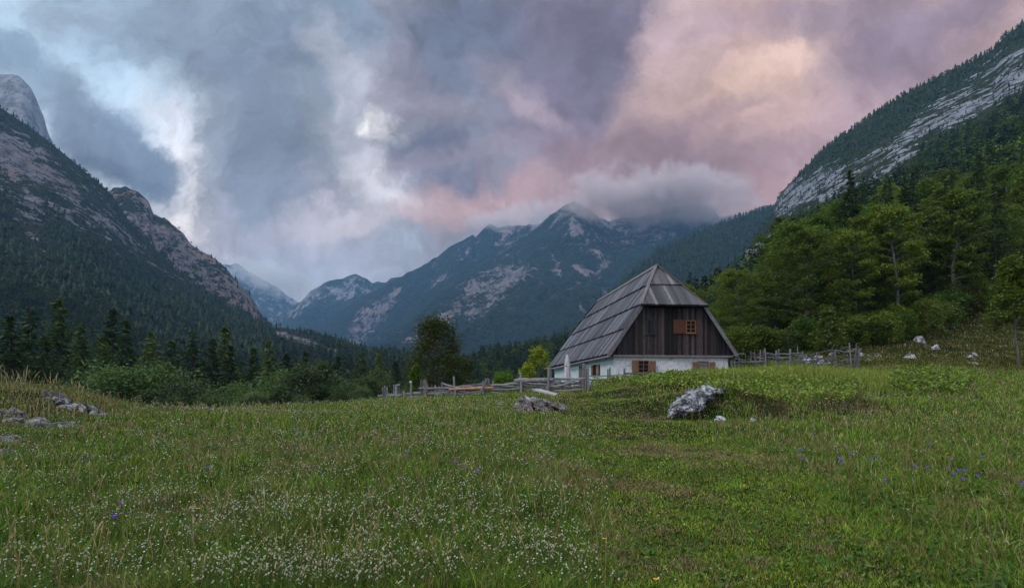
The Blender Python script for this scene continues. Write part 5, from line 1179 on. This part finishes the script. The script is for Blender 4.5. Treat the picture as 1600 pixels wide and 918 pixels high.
merge('grass', [blades(560000, 3.9, 13, 1, h_meadow, 1., colf_meadow, lean=.55), blades(360000, 12, 46, 2, h_meadow, 1.15, colf_meadow), blades(260000, 32, 84, 3, h_meadow, 1.1, colf_meadow, u0=-.1)], M['grass'])

# leafy undergrowth: low herbs in patches
def herbs(n, y0, y1, seed, dens, size, hgt, pal, u0=-1., u1=.98, floor=0.):
    r_ = np.random.default_rng(seed); X, Y = visible_xy(n, y0, y1, r_, u0, u1); k = r_.random(n) < dens(X, Y); X, Y = X[k], Y[k]
    Z = ground_h(X, Y); hh = hgt(X, Y)*r_.random(len(X))**.5; C = np.stack([X, Y, Z+floor+hh], 1); n = len(X)
    s = size*(1+.03*Y); V, Fc = leafquads(C, 1., r_, up=.4, asp=.5); V = (V.reshape(-1, 4, 3)-C[:, None])*s[:, None, None]+C[:, None]
    c = pal[r_.integers(len(pal), size=n)]*r_.uniform(.7, 1.2, (n, 1)); V = V.reshape(-1, 3)
    return V, np.concatenate([Fc[:, [0, 1, 2]], Fc[:, [0, 2, 3]]]), np.repeat(c, 4, 0)
HERB = np.array([(.07,.16,.022), (.1,.2,.03), (.055,.13,.03), (.14,.21,.035)])
def d_fore(X, Y): return np.clip(.06+sstep(.08, .4, patch(X, Y, .7, 33))*.9*(1-.6*path_k(X, Y))+.5*sstep(4, 6.5, X-path_x(Y))*sstep(-.1, .3, patch(X, Y, .9, 7)), 0, 1)
def pm(poly, soft=6): return lambda X, Y: poly_mask(*project(X, Y, ground_h(X, Y)), poly, soft)
BRAMBLE = [(930,606),(990,596),(1040,600),(1100,608),(1180,618),(1260,624),(1330,622),(1340,606),(1260,600),(1180,598),(1100,596),(1000,588),(940,598)]
YBUSH = [(1392,606),(1400,594),(1440,588),(1490,588),(1515,598),(1500,610),(1430,612)]
merge('undergrowth', [herbs(26000, 3.9, 14, 55, lambda X, Y: np.clip(.1+sstep(.0, .35, patch(X, Y, 1.1, 61)), 0, 1), .03, lambda X, Y: .04+.12*(1-path_k(X, Y)), HERB*.8), herbs(80000, 4, 22, 51, d_fore, .018, lambda X, Y: .05+.09*(1-path_k(X, Y)), HERB),
    herbs(110000, 20, 38, 52, pm(BRAMBLE, 8), .042, lambda X, Y: np.clip(.38+.6*patch(X, Y, 1.1, 4), .1, .8), np.array([(.13,.23,.03), (.21,.3,.04), (.29,.36,.05), (.09,.17,.03), (.23,.21,.07)]), u0=.1, u1=.65),
    herbs(60000, 27, 40, 53, pm(YBUSH, 8), .045, lambda X, Y: np.clip(.45+.8*patch(X, Y, 1.1, 4), .1, .9), np.array([(.17,.28,.035), (.24,.32,.045), (.1,.19,.03), (.17,.17,.06)]), u0=.6, u1=.85)], M['grass'])
# tall dry grasses on the left bank
def dry_stalks():
    r_ = np.random.default_rng(61); n = 260; u = r_.uniform(-1.02, -.74, n); Y = r_.uniform(13, 20, n); X = u*Y
    k = r_.random(n) < np.interp(u, [-1, -.85, -.78, -.7], [1, .8, .35, .12]); X, Y = X[k], Y[k]; Z = ground_h(X, Y); n = len(X); P = []
    H = r_.uniform(.3, .75, n)
    for i in range(n):
        a = r_.uniform(0, 6.28); l = H[i]*r_.uniform(.1, .5); p = [np.array([X[i]+cos(a)*l*t*t, Y[i]+sin(a)*l*t*t*.5, Z[i]+H[i]*t*(1-.18*t*l/H[i]*2)]) for t in (0, .4, .75, 1)]
        w = .0035; V = []
        for j, q_ in enumerate(p): ww = w*(1.1, .9, 1.6, .4)[j]*(1.9 if j == 2 else 1); V += [q_-[ww, 0, 0], q_+[ww, 0, 0]]
        Fc = np.array([(2*j, 2*j+1, 2*j+3) for j in range(3)]+[(2*j, 2*j+3, 2*j+2) for j in range(3)]); P.append((np.array(V), Fc, np.tile(STRAW[r_.integers(4)]*r_.uniform(.6, 1.1), (8, 1))))
    merge('dry_grass', P, M['grass'])
dry_stalks()

# ------------------------------------------------------------------ flowers
def flower_heads(n, y0, y1, seed, dens, size, col, hgt, shape='petal', u0=-1., u1=.98, per=1, spread=.03, far=.05):
    r_ = np.random.default_rng(seed); X, Y = visible_xy(n, y0, y1, r_, u0, u1); k = r_.random(n) < dens(X, Y); X, Y = X[k], Y[k]
    X = np.repeat(X, per)+r_.normal(size=len(X)*per)*spread; Y = np.repeat(Y, per)+r_.normal(size=len(Y)*per)*spread
    Z = ground_h(X, Y)+hgt(X, Y)*r_.uniform(.7, 1.15, len(X)); n = len(X); s = size*(1+far*Y)*r_.uniform(.7, 1.25, n)
    if shape == 'petal':
        a = r_.uniform(0, 6.28, n); tl = r_.normal(size=(n, 3))*.45; tl[:, 2] = 1; tl[:, 1] -= .45; tl /= np.linalg.norm(tl, axis=1)[:, None]
        e1 = np.cross(tl, [0, 1, 0.3]); e1 /= np.linalg.norm(e1, axis=1)[:, None]; e2 = np.cross(tl, e1); C = np.stack([X, Y, Z], 1); V = [C+tl*(.15*s)[:, None]]
        for i in range(10):
            rr = s*(1. if i % 2 == 0 else .5); th = a+2*pi*i/10; V.append(C+e1*(np.cos(th)*rr)[:, None]+e2*(np.sin(th)*rr)[:, None])
        V = np.stack(V, 1); T = np.array([(0, 1+i, 1+(i+1) % 10) for i in range(10)])
    else:
        b = []; 
        for zz, rr in ((-1, .35), (-.3, .95), (.45, .8), (1.05, .3)):
            for i in range(6): b.append((rr*cos(i*pi/3), rr*sin(i*pi/3), zz*1.15))
        b = np.array(b)*.62; T = []
        for j in range(3):
            for i in range(6): T += [(j*6+i, j*6+(i+1) % 6, j*6+6+(i+1) % 6), (j*6+i, j*6+6+(i+1) % 6, j*6+6+i)]
        T += [(18, 19, 20), (18, 20, 21), (18, 21, 22), (18, 22, 23)]; T = np.array(T); tl = r_.normal(size=(n, 2))*.5
        B = b[None]*s[:, None, None]; B = np.stack([B[..., 0]+B[..., 2]*tl[:, :1], B[..., 1]+B[..., 2]*tl[:, 1:], B[..., 2]], -1); V = B+np.stack([X, Y, Z], 1)[:, None]
    m = V.shape[1]; c = np.array(col)[r_.integers(len(col), size=n)]*r_.uniform(.75, 1.15, (n, 1)); P = [(V.reshape(-1, 3), (T[None]+(np.arange(n)*m)[:, None, None]).reshape(-1, 3), np.repeat(c, m, 0))]
    # stems
    w = .0012+.00012*Y; zb = ground_h(X, Y); dx = r_.normal(size=n)*.02
    V = np.stack([np.stack([X+dx-w, Y, zb], 1), np.stack([X+dx+w, Y, zb], 1), np.stack([X+w, Y+.004, Z], 1), np.stack([X-w, Y+.004, Z], 1)], 1).reshape(-1, 3)
    T = np.array([(0, 1, 2), (0, 2, 3)]); P.append((V, (T[None]+(np.arange(n)*4)[:, None, None]).reshape(-1, 3), np.tile([.08, .13, .03], (n*4, 1)))); return P
def seed_stems():
    r_ = np.random.default_rng(64); X, Y = visible_xy(9000, 4, 30, r_); k = r_.random(9000) < (1-path_k(X, Y))*np.clip(.35+patch(X, Y, .7, 70), .05, 1); X, Y = X[k], Y[k]; n = len(X)
    Z = ground_h(X, Y); H = r_.uniform(.28, .5, n); a = r_.uniform(0, 6.28, n); l = H*r_.uniform(.05, .4, n); w = .0009+.00022*Y
    def at(t, ww): c_ = np.stack([X+np.cos(a)*l*t*t, Y+np.sin(a)*l*t*t, Z+H*t], 1); o_ = np.zeros((n, 3)); o_[:, 0] = w*ww; return [c_-o_, c_+o_]
    V = np.stack(at(0, 1)+at(.5, .9)+at(.82, .8)+at(.9, 3.)+at(1, .5), 1).reshape(-1, 3); T = np.array([(2*j, 2*j+1, 2*j+3) for j in range(4)]+[(2*j, 2*j+3, 2*j+2) for j in range(4)])
    c = np.array([(.3,.22,.1), (.24,.15,.08), (.2,.24,.06), (.4,.34,.18)])[r_.integers(4, size=n)]*r_.uniform(.6, 1.1, (n, 1))
    return [(V, (T[None]+(np.arange(n)*10)[:, None, None]).reshape(-1, 3), np.repeat(c, 10, 0))]
merge('grass_stems', seed_stems(), M['grass'])
M['petal'] = mat_foliage('petals', None, trans=.25, vcol=True)
leftk = lambda X, Y: 1-sstep(-1.8, .1, X-path_x(Y))
def d_white(X, Y): return np.clip(leftk(X, Y)*(.3+.7*sstep(-.05, .5, patch(X, Y, .6, 12.)+.4*patch(X, Y, 3., 2.))*(1-.6*np.exp(-((X+1.3)/1.2)**2-((Y-5.)/1.5)**2)))+.03+.25*(X > path_x(Y)+7)*(Y > 14), 0, 1)*(1-.9*path_k(X, Y))
def d_cream(X, Y): return np.clip(leftk(X, Y)*sstep(-.1, .6, patch(X, Y, .9, 44.)-.05+.6*np.exp(-((X+1.3)/1.2)**2-((Y-5.)/1.5)**2)), 0, 1)
hm_ = lambda X, Y: .27+.1*patch(X, Y, .8, 1.)
merge('wildflowers', flower_heads(20000, 4, 40, 71, d_white, .0056, [(.66,.66,.6), (.55,.56,.46), (.44,.46,.33)], hm_, per=2, spread=.05, far=.09)
    +flower_heads(6000, 4, 14, 72, d_cream, .0105, [(.42,.45,.28), (.5,.46,.33), (.45,.36,.28), (.36,.42,.26)], lambda X, Y: .28+.08*patch(X, Y, .8, 1.), shape='pod', per=3, spread=.06, far=.03, u1=.2)
    +flower_heads(3000, 10, 40, 73, lambda X, Y: .25+.6*leftk(X, Y)+.4*(X > path_x(Y)+3), .009, [(.5,.42,.26), (.4,.3,.2), (.5,.48,.3)], hm_, shape='pod', far=.07), M['petal'])
def small_flower(name, label, cat, group, spots, colour, kind):
    me = None
    for i, (px, py) in enumerate(sorted(spots)):
        Y = 5.; 
        for Yt in np.arange(4., 40, .1):                     # where the line of sight meets the flower's height above the meadow
            if CZ+(HOR-py)/F*Yt <= gh((px-800)/F*Yt, Yt)+.25: Y = Yt; break
        X = (px-800)/F*Y; z = gh(X, Y)
        r_ = tag(empty(name, (X, Y, z), random.uniform(0, 6)), label % ordinal(i+1), cat, group)
        if me is None:
            q = MB().tube([(0, 0, 0), (.01, 0, .14), (0, 0, .245)], .0016, 4); stem = q.mesh('stem'); stem.materials.append(M['sap'])
            q = MB(); n = 10; V = []
            prof = ((0, .004), (.008, .012), (.02, .013), (.03, .02)) if kind == 'bell' else ((0, .003), (.004, .012), (.009, .019), (.012, .012))
            for zz, rr in prof:
                for j in range(n): r2 = rr*(1+(.2 if j % 2 else -.15)*(zz > .01)); V.append((r2*cos(2*pi*j/n), r2*sin(2*pi*j/n)-.0, .24+zz))
            Fc = [(k_*n+j, k_*n+(j+1) % n, (k_+1)*n+(j+1) % n, (k_+1)*n+j) for k_ in range(3) for j in range(n)]
            q.add(V, Fc); me = q.mesh('petals'); mt, t, b, o = newmat(name); b.inputs['Base Color'].default_value = (*colour, 1); me.materials.append(mt)
        s = 1+.03*Y
        for nm, mm in (('stem', stem), ('petals', me)):
            o = bpy.data.objects.new(nm, mm); COL.objects.link(o); o.parent = r_
            if nm == 'petals' : o.scale = (s, s, 1)
small_flower('bellflower', 'small violet bellflower on a thin stem, %s from the left in the meadow', 'flower', 'violet bellflowers scattered in the meadow',
    [(1534,715),(1486,721),(1482,731),(1498,737),(1507,737),(1490,742),(1505,749),(1528,745),(1369,713),(1361,719),(1313,720),(1315,726),(1310,716),(1449,731),(1429,728),(1329,710),(1254,719),(1250,704),(1272,678),(1452,695),(1596,760),(748,733),(745,738),(711,724),(725,732),(636,707),(634,712),(190,790),(179,808),(305,677),(325,733),(132,722),(470,675),(462,668),(1383,751)], (.22,.12,.6), 'bell')
small_flower('yellow_flower', 'small orange yellow daisy like flower, %s from the left in the meadow', 'flower', 'orange yellow flowers scattered in the meadow',
    [(1410,702),(1400,732),(1105,668),(1112,675),(1222,703),(1223,666),(1233,685),(1182,707),(303,793),(310,796),(1480,708),(1025,908),(1156,668),(1168,667),(1170,682),(945,842)], (.75,.4,.02), 'disc')
# haze: one closed box of even, pale air
def build_haze():
    b = MB().box(-6500, 6500, -3100, 6600, -60, 1300)
    m = bpy.data.materials.new('haze'); m.use_nodes = True; t = m.node_tree; t.nodes.clear()
    v = N(t, 'ShaderNodeVolumePrincipled'); o = N(t, 'ShaderNodeOutputMaterial'); t.links.new(v.outputs[0], o.inputs[1])
    v.inputs['Color'].default_value = (.3, .6, 1., 1); v.inputs['Density'].default_value = 9e-5; v.inputs['Anisotropy'].default_value = 0.
    tag(b.build('haze', m), kind='stuff')
build_haze()
# cloud banks snagged on the far summits
def build_cloud(px, py, Y, rx, ry, rz, dens, seed, tilt=0., col=(1, 1, 1)):
    o = MB().box(-rx, rx, -ry, ry, -rz, rz).build('cloud', None); o.location = W(px, py, Y); o.rotation_euler = (0, tilt, 0)
    m = bpy.data.materials.new('cloud'); m.use_nodes = True; t = m.node_tree; t.nodes.clear()
    v = N(t, 'ShaderNodeVolumePrincipled'); ou = N(t, 'ShaderNodeOutputMaterial'); t.links.new(v.outputs[0], ou.inputs[1])
    co = objco(t); mp = N(t, 'ShaderNodeMapping'); t.links.new(co, mp.inputs[0]); mp.inputs['Scale'].default_value = (1/rx, 1/ry, 1/rz)
    fall = ramp(t, vmath(t, 'LENGTH', mp.outputs[0]), 1., .15)
    n = noise(t, co, 5./rx, 7, .66, .6)
    sp = N(t, 'ShaderNodeSeparateXYZ'); t.links.new(mp.outputs[0], sp.inputs[0])
    fall = math_(t, 'MULTIPLY', fall, ramp(t, sp.outputs[2], .9, -.1))             # thins out upwards, flat ragged base
    d = math_(t, 'MULTIPLY', math_(t, 'MULTIPLY', ramp(t, math_(t, 'ADD', math_(t, 'MULTIPLY', math_(t, 'SUBTRACT', n, .5), 4.6), math_(t, 'MULTIPLY', fall, 1.5)), .35, 1.5), ramp(t, fall, 0, .35)), dens)
    t.links.new(d, v.inputs['Density']); v.inputs['Color'].default_value = (*col, 1); v.inputs['Anisotropy'].default_value = .2
    m.cycles.volume_step_rate = .35
    o.data.materials.clear(); o.data.materials.append(m); tag(o, kind='stuff')
build_cloud(1022, 300, 2690, 640, 300, 235, .014, 3, .0, (1, .86, .85))
build_cloud(930, 322, 2700, 300, 200, 110, .007, 13, .1, (1, .88, .87))
build_cloud(1120, 325, 2780, 330, 200, 120, .008, 23, -.1, (1, .86, .85))
build_cloud(800, 335, 3300, 480, 220, 120, .006, 5, -.12, (1, .94, .95))
build_cloud(425, 430, 3900, 480, 260, 190, .006, 9, .3, (.98, .99, 1))
